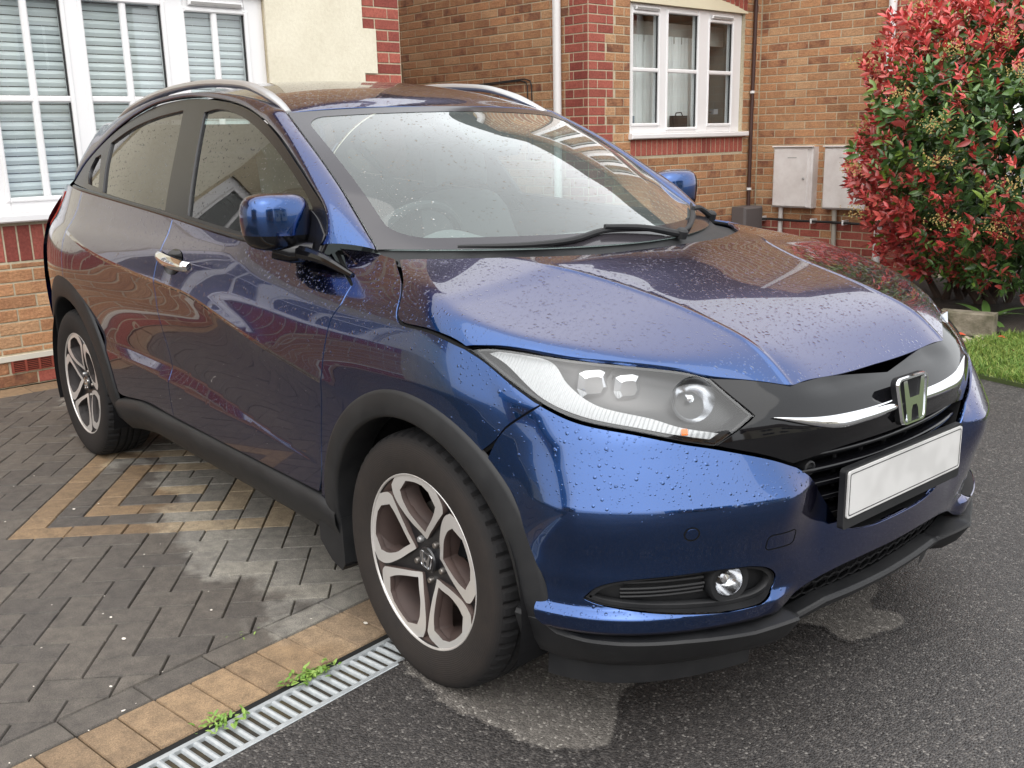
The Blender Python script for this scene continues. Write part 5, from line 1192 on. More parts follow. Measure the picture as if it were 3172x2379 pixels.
# badge: rounded trapezoid ring with an H
def badge(parent, c, ex, ey, n, sc, name='badge', base=BLACK, flat=False):
    """c centre, ex right, ey up, n outwards; sc = half height"""
    c, ex, ey, n = map(np.array, (c, ex, ey, n)); f = lambda u, v, d: c+ex*u*sc+ey*v*sc+n*d
    def trap(wt, wb, h, r, k=6):
        P = []
        for (cx, cy, a) in ((wt-r, h-r, 0), (-wt+r, h-r, 90), (-wb+r, -h+r, 180), (wb-r, -h+r, 270)):
            P += [(cx+r*math.cos(R(a+90*i/k)), cy+r*math.sin(R(a+90*i/k))) for i in range(k+1)]
        return P
    o = trap(1.22, .94, 1., .30); i_ = trap(1.07, .80, .86, .22)
    b = MB(); b.prism(o, f, -.012*1, sc*.03); ob = b.build(name, base, parent); tgt = parent if flat else ob
    mb = MB(); k = len(o); h = sc*.14
    V = [f(u, v, sc*.03) for u, v in o]+[f(u*.97, v*.97, h) for u, v in o]+[f(u*1.03, v*1.03, h) for u, v in i_]+[f(u, v, sc*.03) for u, v in i_]
    mb.add(V, [(r*k+q, r*k+(q+1) % k, (r+1)*k+(q+1) % k, (r+1)*k+q) for r in range(3) for q in range(k)]); mb.build('badge_ring', CHROME, tgt, True)
    mb = MB()
    H_ = [(-.84,.86),(-.55,.86),(-.37,.12),(.37,.12),(.55,.86),(.84,.86),(.60,-.86),(.30,-.86),(.25,-.40),(.15,-.22),(-.15,-.22),(-.25,-.40),(-.30,-.86),(-.60,-.86)]
    mb.prism(H_, f, sc*.03, sc*.16); mb.build('badge_letter', CHROME, tgt)
    return ob
badge(car, (.800, 0, .738), (0, 1, 0), (-.10, 0, .995), (.995, 0, .10), .057, base=DARK)
# grille cavity, slats, sensor
gr_pts = ring(nW([(.786,0,.672),(.772,-.258,.669),(.746,-.384,.654)]), nW([(.746,-.384,.654),(.755,-.350,.621),(.769,-.287,.545),(.778,-.225,.473),(.781,-.186,.457),(.79,0,.44)]), step=.015)
gfull = gr_pts+[(-w, z) for w, z in gr_pts[::-1] if w > 1e-6]
grille = panel('grille', gfull, [], lambda w, z: NOSEW(w, z, -.085), DARK, car, (1, 0, 0), step=.03, gap=-.012, flange=0)
Wg = np.array(gfull); gridpatch('grille_wall', np.stack([np.vstack([NOSEW(*Wg.T, -.006), NOSEW(*Wg[:1].T, -.006)]), np.vstack([NOSEW(*Wg.T, -.088), NOSEW(*Wg[:1].T, -.088)])], 1), DARK, grille)
for (za, zb, wm) in ((.650, .660, .385), (.615, .622, .345), (.580, .586, .315), (.545, .55, .285), (.51, .513, .255)):
    mb = MB()
    P = []
    for w in np.linspace(-wm, wm, 50):
        z = za+(zb-za)*(abs(w)/wm)**2; c = NOSEW(w, z, -.014); e = NOSEW(w, z, -.060); P.append([e+np.array([0,0,.006]), c+np.array([-.004,0,.0065]), c+np.array([0,0,.003]), c+np.array([0,0,-.003]), c+np.array([-.006,0,-.008]), e+np.array([0,0,-.010])])
    gridpatch('slat', P, BLACK, grille, out=(1, 0, 0))
for w in (-.30,-.2,-.1,0,.1,.2,.30):
    mb = MB(); mb.tube([tuple(NOSEW(w, z, -.05)) for z in (.46,.55,.665)] if abs(w) < .24 else [tuple(NOSEW(w, z, -.05)) for z in (.56,.665)], .005, 6); mb.build('strut', DARK, grille)
mb = MB(); mb.lathe([(.017,-.03),(.017,0),(.013,.002),(.010,-.004),(.0005,-.004)], NOSEW(.318, .628, -.018), (1, -.15, 0), 20); mb.build('parking_sensor', PLAST, grille, True)
# number plate
def plate_mat():
    m = WHITE_P; v = coords(m); s_ = sep(m, v)
    n1 = noise(m, v, 14., 1.); r = ramp(m, n1, [(.38, (.55, .545, .535)), (.62, (.62, .615, .605))]); lk(m, r, bsdf(m).inputs['Base Color']); return m
plate_mat()
px, pz = .804, .5083
def pf(u, v, d): return (px+d-.002*v, u, pz+v)
plate = MB().prism(rrect(-.268, .268, -.026, .117, .010, 5, .2), pf, -.016, -.001).build('plate_holder', PLAST, car)
MB().prism(rrect(-.260, .260, 0, .111, .008, 5, .2), pf, -.001, .003).build('number_plate', WHITE_P, plate)
lw_ = M('plate_line_black', (.01, .01, .012), .4)
o_, i_ = rrect(-.2545, .2545, .0055, .1055, .006, 5, .2), rrect(-.2522, .2522, .0078, .1032, .005, 5, .2); k = len(o_)
MB().add([pf(u, v, .0036) for u, v in o_]+[pf(u, v, .0036) for u, v in i_], [(q, (q+1) % k, k+(q+1) % k, k+q) for q in range(k)]).build('plate_border_line', lw_, plate)
# lower grille with honeycomb
lo_top = [(w, z-.002) for w, z in wide(b_lg)]
lg_chain = ring(wide(b_lg)[::-1], step=.02)
lgo = [(w, z+.004) for w, z in lg_chain]+[(-w, z+.004) for w, z in lg_chain[::-1] if w > 1e-6]+[(-w, .30) for w in np.linspace(.42, 0, 12)]+[(w, .30) for w in np.linspace(.03, .42, 12)]
lower = panel('lower_grille', lgo, [], lambda w, z: NOSEW(w, z, -.05), DARK, car, (1, 0, 0), step=.04, gap=0, flange=0)
mb = MB()
for iw in range(-10, 11):
    for iz in range(0, 3):
        cx = iw*.043+(.0215 if iz % 2 else 0); cz = .312+iz*.026
        zt_ = np.interp(abs(cx), [w for w, _ in sorted(wide(b_lg))], [z for _, z in sorted(wide(b_lg))])
        if cz > zt_-.004 or abs(cx) > .40: continue
        hx = [(cx+.0235*math.cos(R(60*q+30))*1.0, cz+.0165*math.sin(R(60*q+30))) for q in range(6)]
        mb.tube([tuple(NOSEW(w, z, -.035)) for w, z in hx+hx[:1]], .0026, 5)
hc = mb.build('honeycomb_mesh', DARK, lower); hc['kind'] = 'stuff'
# lower lip / skid cladding
lt = [(.352,-.846,.328),(.416,-.831,.330),(.449,-.809,.302),(.508,-.773,.295),(.562,-.731,.297),(.644,-.624,.302),(.701,-.483,.297),(.732,-.392,.314)]
ltc = [(.724,-.327,.275),(.779,-.25,.300),(.783,0,.292)]
LT = nW(lt+ltc); zb_ = [.200,.195,.188,.186,.186,.188,.190,.200, .235,.248,.252]; off_ = [.004,.006,.010,.016,.024,.034,.044,.054, .014,.012,.012]
LT2 = [np.array([w, z, b, d]) for (w, z), b, d in zip(LT, zb_, off_)]
Lw = np.array([q[0] for q in LT2]); o_ = np.argsort(Lw); ws_ = np.linspace(Lw.min(), Lw.max(), 110)
ip = lambda c: np.interp(ws_, Lw[o_], np.array([q[c] for q in LT2])[o_])
zt_, zbm, of_ = ip(1), ip(2), ip(3); P = []
for sgn in (1, -1):
    rows = []
    for w, a, b, d in zip(ws_, zt_, zbm, of_):
        n_ = lambda z, q: NOSEW(sgn*w, z, q)
        rows.append([n_(a, -.03), n_(a-.001, d*.5), n_(a-.004, d), n_(a-.010, d+.007), n_((a+b)/2-.005, d+.009), n_(b+.018, d+.003), n_(b, d-.022), n_(b+.004, -.10)])
    P.append(rows)
whole = P[1][::-1]+P[0][1:]
lip_o = gridpatch('lower_lip_cladding', whole, PLAST, car, out=(1, 0, 0)); lip_o.data.set_sharp_from_angle(angle=R(24))
# rubber air dam under the lip
rows = []
for w in np.linspace(nW([(.374,-.740,.149)])[0][0], nW([(.70,-.40,.2)])[0][0], 24):
    t = NOSEW(w, .262, -.034); rows.append([t, t+np.array([-.012, .004, -.118])])
for g in ([rows], ):
    gridpatch('air_dam', rows, PLAST, car, both=True, out=(1, 0, 0))
# ---- headlamps
hl_top = [(.194,-.843,.897),(.251,-.816,.905),(.413,-.715,.888),(.570,-.544,.859),(.607,-.504,.844)]
hl_bot = [(.671,-.560,.713),(.634,-.615,.727),(.569,-.687,.748),(.465,-.766,.771),(.393,-.801,.799),(.326,-.820,.832),(.242,-.837,.876),(.194,-.843,.897)]
hl = ring(nW(hl_top), nW([hl_top[-1], (.698,-.461,.767)]), nW([(.698,-.461,.767),(.671,-.560,.713)]), nW(hl_bot), step=.01)
HOUS = M('lamp_housing', (.022, .023, .025), .3, .2); LGUIDE = M('light_guide', (.46, .47, .48), .22, 0, .6, Coat_Weight=.5)
def lguide():
    m = LGUIDE; v = coords(m); w = nd(m, 'ShaderNodeTexWave', Scale=46., Distortion=1.5, Detail=1.); lk(m, v, w.inputs['Vector']); bump(m, w.outputs['Fac'], .6, .004); return m
lguide(); AMB = M('amber_reflector', (.8, .18, .02), .2)
for sg in (1, -1):
    sw = lambda L: [(sg*w, z) for w, z in L]
    head = empty('headlamp'); head.parent = car
    Fo = lambda d: (lambda w, z: NOSEW(w, z, d))
    panel('lens', sw(hl), [], Fo(-.001), LENS, head, (1, 0, 0), step=.016, gap=.0035, flange=.01)
    panel('housing', sw(hl), [], Fo(-.055), HOUS, head, (1, 0, 0), step=.02, gap=.0, flange=0)
    Wh = np.array(sw(hl)); gridpatch('housing_wall', np.stack([np.vstack([NOSEW(*Wh.T, -.009), NOSEW(*Wh[:1].T, -.009)]), np.vstack([NOSEW(*Wh.T, -.056), NOSEW(*Wh[:1].T, -.056)])], 1), HOUS, head)
    edge = [tuple(q) for q in inset(sw(hl), .0045)]; e2_ = [tuple(q) for q in inset(sw(hl), .0085)]
    panel('lens_edge', edge, [e2_], Fo(-.004), BLACK, head, (1, 0, 0), step=.02, gap=0, flange=0)
    band = ring(nW([(.236,-.833,.888),(.279,-.823,.871),(.382,-.803,.807),(.464,-.765,.776),(.568,-.685,.753),(.629,-.618,.736),(.668,-.561,.724)]), nW([(.668,-.561,.724),(.677,-.541,.735)]), nW([(.677,-.541,.735),(.626,-.614,.752),(.584,-.656,.770),(.483,-.738,.799),(.421,-.760,.836),(.374,-.763,.876),(.256,-.821,.893),(.236,-.833,.888)]), step=.01)
    guide = panel('light_guide', sw(band), [], Fo(-.022), LGUIDE, head, (1, 0, 0), step=.016, gap=0, flange=.02)
    am = nW([(.634,-.607,.743)])[0]; panel('side_reflector', sw(rrect(am[0]-.008, am[0]+.008, am[1]-.007, am[1]+.006, .002, 2, .02)), [], Fo(-.020), AMB, head, (1, 0, 0), step=.01, gap=0, flange=.003)
    for c_, r_ in (((.457,-.731,.835), .034), ((.517,-.675,.829), .030)):
        w_, z_ = nW([c_])[0]; c3 = NOSEW(sg*w_, z_, -.042); ax = np.array([.8, -sg*.45, .1]); an = math.atan2(-sg*.45, .8)
        ex = np.array([-math.sin(an), math.cos(an), 0]); n_ = np.array([math.cos(an), math.sin(an), 0]); poly = [(-1,-.25),(-.72,-.85),(.72,-.85),(1,-.25),(.85,.75),(.45,.9),(-.45,.9),(-.85,.75)]
        f = lambda u, v, d: c3+ex*u*r_+np.array([0, 0, v*r_])+n_*d
        V = [f(u, v, -.012) for u, v in poly]+[f(u, v, .012) for u, v in poly]+[f(u*.62, v*.62, .024) for u, v in poly]; k = 8
        pj = MB().add(V, [(r*k+q, r*k+(q+1) % k, (r+1)*k+(q+1) % k, (r+1)*k+q) for r in range(2) for q in range(k)]+[tuple(2*k+q for q in range(k))]).build('projector', M('projector_crystal', (.70, .71, .73), .08, .95), head)
    w_, z_ = nW([(.622,-.566,.802)])[0]; c3 = NOSEW(sg*w_, z_, -.034); ax = np.array([.86, -sg*.42, .12])
    MB().lathe([(.050, .014), (.046, .002), (.034, -.014), (.018, -.026), (.004, -.03)], c3, ax, 30).build('reflector_bowl', REFL, head, True)
    MB().lathe([(.008, -.03), (.008, .0), (.0005, .004)], c3, ax, 12).build('bulb', CHROME, head, True)

# ---- wheel arches and sills
def clad(cx, cz, r0, r1, a0, a1, d=.008):
    P = []
    for i in range(61):
        a = R(a0+(a1-a0)*i/60); row = []
        for r, dd in ((r1+.003, -.004), (r1, d*.7), (r1-.008, d), (r1*.6+r0*.4, d+.003), (r0+.010, d+.004), (r0+.002, d), (r0, d-.008), (r0+.004, d-.10)):
            x = cx+r*math.cos(a); z = max(cz+r*math.sin(a), .20); y = float(Hb(min(x, .44), z)); row.append((x, -(y+dd), z))
        P.append(row)
    return P
gridpatch('front_arch_cladding', clad(0, .325, .376, .443, -4, 182), PLAST, car, both=True, out=(0, -1, 0))
gridpatch('rear_arch_cladding', clad(-2.61, .33, .385, .482, -12, 192), PLAST, car, both=True, out=(0, -1, 0))
LINER = M('wheel_well_liner', (.010, .010, .011), .9, 0, .1)
for cx in (0, -2.61):
    for s in (-1, 1):
        mb = MB(); V = []; n = 40
        for i in range(n+1):
            a = R(-20+220*i/n)
            for y in (.866, .80, .60, .45): r = .392 if y > .75 else .385; V.append((cx+r*math.cos(a), s*y, max(.325+r*math.sin(a), .13)))
        F = [(i*4+j, (i+1)*4+j, (i+1)*4+j+1, i*4+j+1) for i in range(n) for j in range(3)]+[tuple(i*4+3 for i in range(n+1))]
        mb.add(V, F).build('wheel_well', LINER, car)
def sillP():
    P = []
    zt_ = pchip([-2.12,-2.0,-1.8,-1.5,-1.0,-.6,-.48,-.40],[.350,.372,.392,.387,.384,.380,.378,.36])
    for x in np.linspace(-2.12, -.385, 80):
        t = float(zt_(x)); h = float(Hb(x, t)); bulge = .012*math.exp(-((x+1.9)/.25)**2)
        P.append([(x, -(h-.025), t), (x, -(h+.004), t-.002), (x, -(h+.014+bulge), t-.014), (x, -(h+.012+bulge), t-.045), (x, -(h-.010), t-.10), (x, -(h-.04), t-.135), (x, -(h-.12), t-.15), (x, -(h-.4), t-.15)])
    return P
gridpatch('sill_cladding', sillP(), PLAST, car, both=True, out=(0, -1, 0))
def flap(s):
    mb = MB(); mb.prism([(-.50,.30),(-.372,.335),(-.366,.20),(-.385,.175),(-.44,.19),(-.50,.235)], lambda u, v, d: (u, s*d, v), .80, .868); return mb
both(flap, 'sill_end_cap', PLAST, car, False)
# underbody
MB().box((-3.1, -.62, .20), (.38, .62, .24)).build('underbody', LINER, car)
MB().box((.40, -.40, .25), (.62, .40, .60)).build('crash_structure', LINER, car)
MB().box((-.30, -.66, .24), (.45, .66, .86)).build('engine_bay', LINER, car)

# ---- wheels
TYRE = M('tyre_rubber', (.02, .02, .021), .75, 0, .3)
def tyremat(name, side):
    m = M(name, (.02, .02, .02), .8, 0, .3); v = coords(m); s_ = sep(m, v); r2 = math_(m, 'SQRT', math_(m, 'ADD', math_(m, 'POWER', s_[0], 2.), math_(m, 'POWER', s_[2], 2.)))
    n1 = noise(m, v, 18., 6., .65); wall = ramp(m, r2, [(.0, (1,1,1)), (.64, (1,1,1)), (.655, (0,0,0)), (1., (0,0,0))])
    f = math_(m, 'MULTIPLY', math_(m, 'MULTIPLY', math_(m, 'ADD', n1, .25, clamp=True), side), ramp(m, r2, [(.0, (1,1,1)), (.302, (1,1,1)), (.318, (.35,.35,.35)), (.326, (.04,.04,.04))]), clamp=True)
    lk(m, mixc(m, f, (.012, .012, .013), (.047, .035, .028)), bsdf(m).inputs['Base Color']); ribs = math_(m, 'SINE', math_(m, 'MULTIPLY', r2, 1300.)); bump(m, math_(m, 'ADD', math_(m, 'MULTIPLY', ribs, .12), n1), .3, .004); return m
TYRE_F = tyremat('dusty_tyre_front', .5); TYRE_R = tyremat('tyre_rear', .28)
ALLOY = M('machined_alloy', (.66, .64, .62), .36, .55)
ALLOYD = M('painted_dark_alloy', (.012, .012, .014), .3, 0, .5, Coat_Weight=.5)
def dustmat(name, amt):
    m = M(name, (.03, .03, .03), .7, .1); v = coords(m); n1 = noise(m, v, 14., 5.); lk(m, mixc(m, math_(m, 'MULTIPLY', math_(m, 'ADD', n1, .3, clamp=True), amt), (.02, .02, .021), (.070, .043, .036)), bsdf(m).inputs['Base Color']); return m
BARREL_F = dustmat('brake_dust_barrel', 1.0); BARREL_R = dustmat('barrel_rear', .25)
DISC = M('brake_disc', (.30, .28, .26), .4, .9)
def pol(L): return [(r*math.cos(R(a)), r*math.sin(R(a))) for r, a in L]
V_out = ring(pol([(.223,23),(.209,30.5)]), pol([(.209,30.5),(.188,33),(.164,33.5),(.135,31.5),(.106,27),(.075,15),(.056,0)]), pol([(.056,0),(.078,-15),(.112,-26),(.15,-31.5),(.186,-34.5)]), pol([(.186,-34.5),(.199,-32.5),(.223,-21)]), pol([(.223, a) for a in (-21,-15,-5,5,15,23)]), step=.006)
V_in = ring(pol([(.211,12),(.190,23.5)]), pol([(.190,23.5),(.164,25.5),(.142,25),(.119,22.5),(.09,12),(.073,1)]), pol([(.073,1),(.072,-3)]), pol([(.072,-3),(.095,-15),(.13,-23.5),(.155,-26),(.180,-26.5)]), pol([(.180,-26.5),(.204,-16)]), pol([(.204,-16),(.211,-8)]), pol([(.211, a) for a in (-8,0,6,12)]), step=.006)
def rotp(L, a): c, s = math.cos(a), math.sin(a); return [(x*c-y*s, x*s+y*c) for x, y in L]
def tyre_mesh(mat):
    prof = [(.214,.075),(.222,.092),(.228,.0955),(.236,.099),(.252,.1045),(.272,.1075),(.292,.1075),(.306,.104),(.316,.0985),(.3225,.093),(.3275,.084),(.3305,.074),(.3320,.060),(.3326,.0505),(.3250,.049),(.3250,.041),(.3332,.0395),(.3336,.018),(.3260,.0165),(.3260,.008),(.3338,.0065)]
    prof = prof+[(r, -d) for r, d in prof[::-1]]; n = 216; k = len(prof); V = []
    for i in range(n):
        a = 2*math.pi*i/n
        for j, (r, d) in enumerate(prof):
            if .056 < abs(d) < .0865 and r > .326 and i % 4 == 0: r -= .008
            if .0865 < abs(d) < .1 and r > .316 and i % 4 == 0: r -= .003
            if .02 < abs(d) < .040 and r > .33 and (i+2) % 4 == 0: r -= .005
            if abs(r-.292) < .001 and 20 < i % 108 < 46: r += 0
            V.append((r*math.cos(a), -d, max(r*math.sin(a), -.3225)))
    F = [(i*k+j, ((i+1) % n)*k+j, ((i+1) % n)*k+j+1, i*k+j+1) for i in range(n) for j in range(k-1)]
    me = mesh_of('tyre', V, F, mat); bm = bmesh.new(); bm.from_mesh(me); bmesh.ops.recalc_face_normals(bm, faces=bm.faces); bm.to_mesh(me); bm.free()
    me.polygons.foreach_set('use_smooth', [True]*len(me.polygons)); me.set_sharp_from_angle(angle=R(28)); return me
def make_wheel(base, TY, BA, dust):
    w = empty('wheel'); w.parent = car
    link('tyre', tyre_mesh(TY), w)
    rim = MB().lathe([(.221,-.090),(.205,-.075),(.197,-.02),(.190,.03),(.196,.062),(.206,.078),(.214,.086),(.2235,.0885)], (0,0,0), (0,-1,0), 72).build('rim', BA, w, True)
    MB().lathe([(.2285,.089),(.2290,.0945),(.2265,.0965),(.2235,.0955),(.2215,.090)], (0,0,0), (0,-1,0), 96).build('rim_edge', ALLOY, w, True)
    fl = lambda d: (lambda u, v: np.stack([np.asarray(u, float), -(d(np.hypot(u, v)))+0*np.asarray(u), np.asarray(v, float)], -1))
    dsil = pchip([0,.05,.10,.16,.21,.225],[.066,.070,.081,.089,.0925,.0925]); dblk = pchip([0,.045,.08,.12,.18,.215],[.060,.062,.064,.068,.074,.080])
    holes = []
    for k in range(5):
        a = R(base+72*k); o = rotp([tuple(q) for q in inset(V_out, -.0025)], a); i_ = rotp([tuple(q) for q in inset(V_in, .003)], a); holes.append(inset(i_, -.0005))
        panel('spoke_edge', o, [i_], fl(dsil), [ALLOY, dust], w, (0,-1,0), step=.010, gap=0, flange=.020)
    disc = [(.219*math.cos(2*math.pi*i/120), .219*math.sin(2*math.pi*i/120)) for i in range(120)]
    panel('spoke', disc, [list(map(tuple, h)) for h in holes], fl(dblk), [ALLOYD, dust], w, (0,-1,0), step=.012, gap=0, flange=.042)
    MB().lathe([(.034,.055),(.034,.072),(.031,.076),(.0005,.0765)], (0,0,0), (0,-1,0), 32).build('hub_cap', ALLOYD, w, True)
    badge(w, (0,-.0768,0), (math.cos(R(8)),0,-math.sin(R(8))), (math.sin(R(8)),0,math.cos(R(8))), (0,-1,0), .021, 'cap_badge', ALLOYD, True)
    for k in range(5):
        a = R(base+72*k+36); c = (.056*math.cos(a), 0, .056*math.sin(a)); MB().lathe([(.0085,.05),(.0085,.070),(.0065,.074),(.0005,.0745)], c, (0,-1,0), 12).build('wheel_nut', DISC if k else SATIN, w, True)
    MB().lathe([(.14,-.01),(.14,.012),(.07,.014),(.07,.03),(.0005,.03)], (0,0,0), (0,-1,0), 48).build('brake_disc', DISC, w, True)
    MB().prism([(.06,.02),(.145,.03),(.15,.10),(.10,.14),(.05,.10)], lambda u, v, d: (u, -d, v), -.03, .03).build('brake_caliper', LINER, w)
    return w
def copy_tree(o, parent=None):
    c = o.copy(); col.objects.link(c); c.parent = parent
    for ch in [q for q in o.children]: copy_tree(ch, c)
    return c
w1 = make_wheel(93, TYRE_F, BARREL_F, BARREL_F); w1.location = (0, -.7675, .325)
w2 = make_wheel(108, TYRE_R, BARREL_R, BARREL_R); w2.location = (-2.61, -.7675, .325)
for src, x in ((w1, 0), (w2, -2.61)):
    c = copy_tree(src, car); c.location = (x, .7675, .325); c.rotation_euler = (0, 0, math.pi)

# ---- mirrors
def mirror_housing(s):
    V = []; F = []; nu, nv = 28, 36; c = np.array([-.67, s*.845, 1.135])
    for i in range(nu+1):
        th_ = math.pi*i/nu-math.pi/2
        for j in range(nv):
            ph = 2*math.pi*j/nv; e = .56
            cx, cy, cz = math.cos(th_)*math.cos(ph), math.cos(th_)*math.sin(ph), math.sin(th_)
            sx = lambda q: math.copysign(abs(q)**e, q)
            x = sx(cx)*(.078 if cx > 0 else .045); y = sx(cy)*.102; z = sx(cz)*.080
            z += .012*(y/.122)*s*(-1 if True else 1)*-.3; x -= .030*(abs(y)/.12)**2*(1 if cx > 0 else 0)
            y *= 1-.10*max(0, -z/.08); p = np.array([x, y, z]); yaw = s*-.10
            p = np.array([p[0]*math.cos(yaw)-p[1]*math.sin(yaw), p[0]*math.sin(yaw)+p[1]*math.cos(yaw), p[2]]); V.append(c+p)
    for i in range(nu):
        for j in range(nv): F.append((i*nv+j, i*nv+(j+1) % nv, (i+1)*nv+(j+1) % nv, (i+1)*nv+j))
    up, lo = MB(), MB()
    mid = lambda f: sum(V[q][2] for q in f)/4
    U = [f for f in F if mid(f) > 1.103]; L = [f for f in F if mid(f) <= 1.103]
    return V, U, L
for s in (-1, 1):
    mr = empty('door_mirror'); mr.parent = car; V, U, L = mirror_housing(s)
    for nm, FF, mt in (('mirror_cap', U, PAINT), ('mirror_base', L, BLACK)):
        mb = MB(); mb.add(V, FF); me = mb.mesh(nm, mt, True); bm = bmesh.new(); bm.from_mesh(me); bmesh.ops.delete(bm, geom=[v for v in bm.verts if not v.link_faces], context='VERTS'); bm.to_mesh(me); bm.free(); link(nm, me, mr)
    mb = MB(); mb.tube([(-.66, s*.855, 1.066), (-.63, s*.82, 1.05), (-.58, s*.775, 1.052)], [.036, .032, .028], 12); a_ = mb.build('mirror_arm', BLACK, mr, True); 
    sail = ring([(-.545,1.046),(-.70,1.066)], [(-.70,1.066),(-.655,1.165)], [(-.655,1.165),(-.60,1.14),(-.545,1.10)], [(-.545,1.10),(-.545,1.046)])
    link('mirror_sail', panel_mesh('mirror_sail', sail, [], lambda x, z: GREEN(x, z, .004), TRIM, (0,-1,0), step=.03, gap=0, flange=.02, mirror=(s > 0)), mr)
    # plinth running forward along the shoulder
    P = resamp([(-.66, s*.815, 1.055), (-.5, s*.80, 1.040), (-.37, s*.785, 1.004)], 14); mb = MB(); mb.tube([tuple(q) for q in P], [.026-.018*i/13 for i in range(14)], 10); mb.build('mirror_foot', BLACK, mr, True)
# ---- door handle (front doors only; the rear handles hide in the frame)
for s, dr in ((-1, doors[0]), (1, doors[1])):
    P = []
    for t in np.linspace(0, 1, 22):
        x = -1.535+.27*t; z = .980-.022*t; y = -float(SIDE(x, z)[1]); b = .030*math.sin(math.pi*min(1, max(0, t)))**.5; h = .016+.007*t*(1-t)*4
        P.append([(x, s*(y+b-.006), z+h), (x, s*(y+b+.006), z+h*.55), (x, s*(y+b+.009), z), (x, s*(y+b+.005), z-h*.6), (x, s*(y+b-.008), z-h)])
    h_ = gridpatch('handle', P, CHROME, dr, out=(0, s, 0))
    cup = [(-1.40+.075*math.cos(2*math.pi*i/28), .966+.042*math.sin(2*math.pi*i/28)) for i in range(28)]  # flat black oval laid on the door skin, no hollow modelled
    link('handle_dark_oval', panel_mesh('handle_dark_oval', cup, [], lambda x, z: SIDE(x, z, .0025-.0*x), BLACK, (0,-1,0), step=.02, gap=0, flange=0, mirror=(s > 0)), dr)
# ---- wipers and cowl
cw = [(a, b) for a, b in zip(np.linspace(-.66, .66, 50), [0]*50)]
rowsC = []
for a in np.linspace(-.645, .645, 60):
    g = WS(a, .008, -.006); u = a/.65; yh = abs(g[1]); xe = np.interp(yh, [q[1] for q in rear_edge], [q[0] for q in rear_edge]); hp_ = HOOD(np.array(xe+.02), np.array(g[1]))
    rowsC.append([g, (g*.6+hp_*.4)+np.array([0,0,-.022]), hp_+np.array([0,0,-.02])])
gridpatch('cowl', rowsC, PLAST, car, out=(0,0,1))
def wiper(pts, armpts):
    wp = empty('wiper'); wp.parent = car
    P = resamp(pts, 24); mb = MB(); V = []
    mb.tube([tuple(q) for q in P], [.004+.005*math.sin(math.pi*i/23) for i in range(24)], 8); mb.build('blade', PLAST, wp, True)
    mb = MB(); mb.tube([tuple(q) for q in resamp(armpts, 16)], [.011-.004*i/15 for i in range(16)], 8); mb.build('arm', PLAST, wp, True)
    MB().lathe([(.018,-.01),(.018,.012),(.012,.018),(.0005,.019)], armpts[0], (.3,0,.95), 14).build('pivot', PLAST, wp, True)
wsp = lambda a, b, d=.012: tuple(float(q) for q in WS(a, b, d))
wiper([wsp(-.50,.004), wsp(-.35,.006), wsp(-.24,.018), wsp(-.12,.048), wsp(.0,.040), wsp(.09,.022)], [wsp(.13,.0,.012), wsp(.0,.035,.022), wsp(-.12,.05,.024)])
wiper([wsp(.10,.006), wsp(.20,.016), wsp(.33,.045), wsp(.44,.07), wsp(.55,.085)], [wsp(.57,.0,.012), wsp(.50,.05,.022), wsp(.40,.066,.024)])
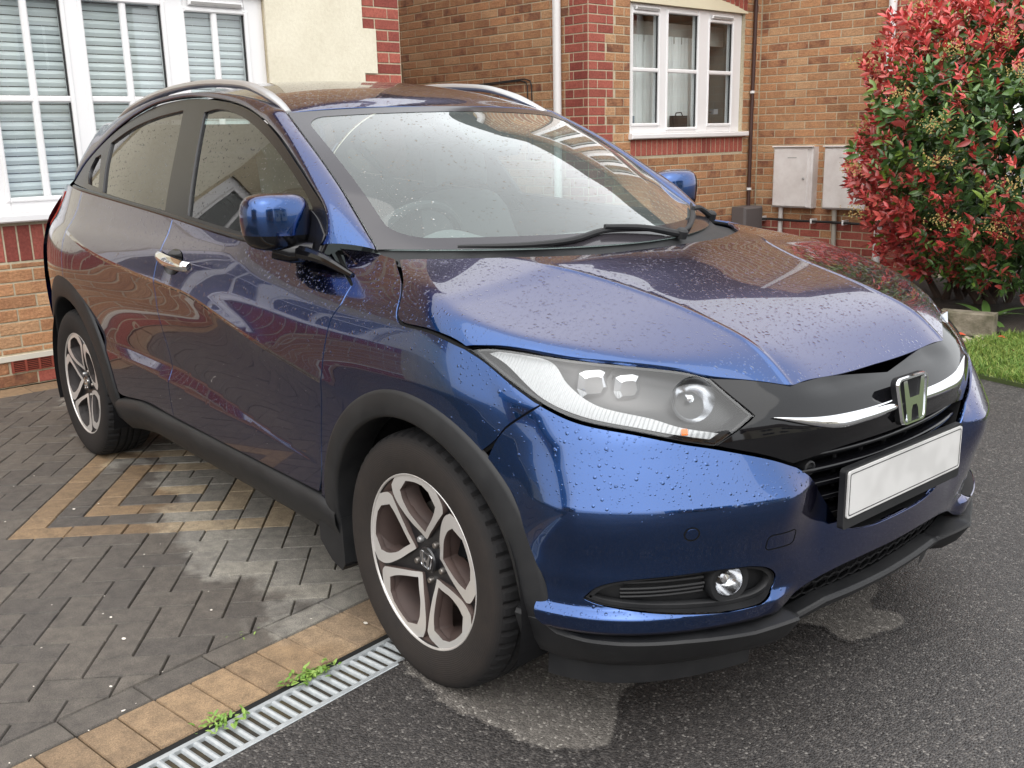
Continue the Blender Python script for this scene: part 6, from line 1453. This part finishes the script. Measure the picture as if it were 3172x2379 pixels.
# ---- interior
INT = M('interior_dark_trim', (.045, .045, .047), .8); DASH = M('dashboard_top', (.20, .21, .21), .75); SEATM = M('seat_fabric', (.10, .10, .105), .9); ROOFL = M('headliner', (.45, .44, .41), .95)
dash = []
for a in np.linspace(-.63, .63, 40):
    u = a/.65; f = WS(a*.98, .02, -.03); hump = .05*math.exp(-((a+.33)/.14)**2); dash.append([f+np.array([.02,0,-.02]), f+np.array([-.12,0,-.02+hump*.4]), np.array([-.56, a, 1.03+hump]), np.array([-.62, a, .99+hump*.6]), np.array([-.64, a, .72])])
gridpatch('dashboard', dash, DASH, car, out=(0,0,1))
sw_ = empty('steering_wheel'); sw_.parent = car
c = np.array([-.73, -.345, .985]); axw = np.array([-.9, 0, .42]); ea = np.array([0, 1., 0]); eb = np.array([.42, 0, .9])
MB().tube([tuple(c+.185*(math.cos(t)*ea+math.sin(t)*eb)) for t in np.linspace(0, 2*math.pi, 40)], .016, 8, False).build('wheel_rim', INT, sw_, True)
MB().tube([tuple(c-ea*.18), tuple(c), tuple(c+ea*.18)], [.014, .05, .014], 8).build('wheel_spokes', INT, sw_, True)
for s in (-1, 1):
    st = empty('front_seat'); st.parent = car
    mb = MB(); V = []
    def cush(name, prof, w0, w1):
        P = []
        for x, z, k in prof: P.append([(x, s*.36+w*(w0+(w1-w0)*k), z-.03*abs(w)**3) for w in np.linspace(-1, 1, 9)])
        gridpatch(name, P, SEATM, st)
    cush('seat_base', [(-.80,.40,0),(-.78,.56,0),(-.85,.62,0),(-1.2,.60,0),(-1.3,.55,0)], .26, .26)
    cush('backrest', [(-1.22,.55,0),(-1.20,.62,0),(-1.28,.90,.3),(-1.36,1.10,.7),(-1.40,1.15,1),(-1.46,1.12,1),(-1.40,.8,.4),(-1.33,.5,0)], .27, .20)
    cush('headrest', [(-1.38,1.19,0),(-1.37,1.23,0),(-1.40,1.33,0),(-1.44,1.36,0),(-1.48,1.33,0),(-1.46,1.19,0),(-1.38,1.19,0)], .13, .13)
P = []
for x, z in ((-1.95,.58),(-1.93,.62),(-2.3,.62),(-2.45,.95),(-2.52,1.12),(-2.6,1.10)): P.append([(x, w*.66, z) for w in np.linspace(-1, 1, 9)])
gridpatch('rear_bench', P, SEATM, car)
gridpatch('headliner', [[ROOF(np.array(x), np.array(y), -.035) for y in np.linspace(-.52, .52, 9)] for x in np.linspace(-1.12, -2.75, 16)], ROOFL, car)
MB().box((-2.6, -.70, .26), (-.3, .70, .30)).build('cabin_floor', INT, car)
gridpatch('door_trim', [[(x, -(float(Hb(x, z))-.07), z) for z in np.linspace(.32, 1.03, 8)] for x in np.linspace(-.6, -2.6, 14)], INT, car, both=True)
MB().bbox((-1.02,-.13,1.335),(-.98,.11,1.40), .01).build('rear_view_mirror', BLACK, car)
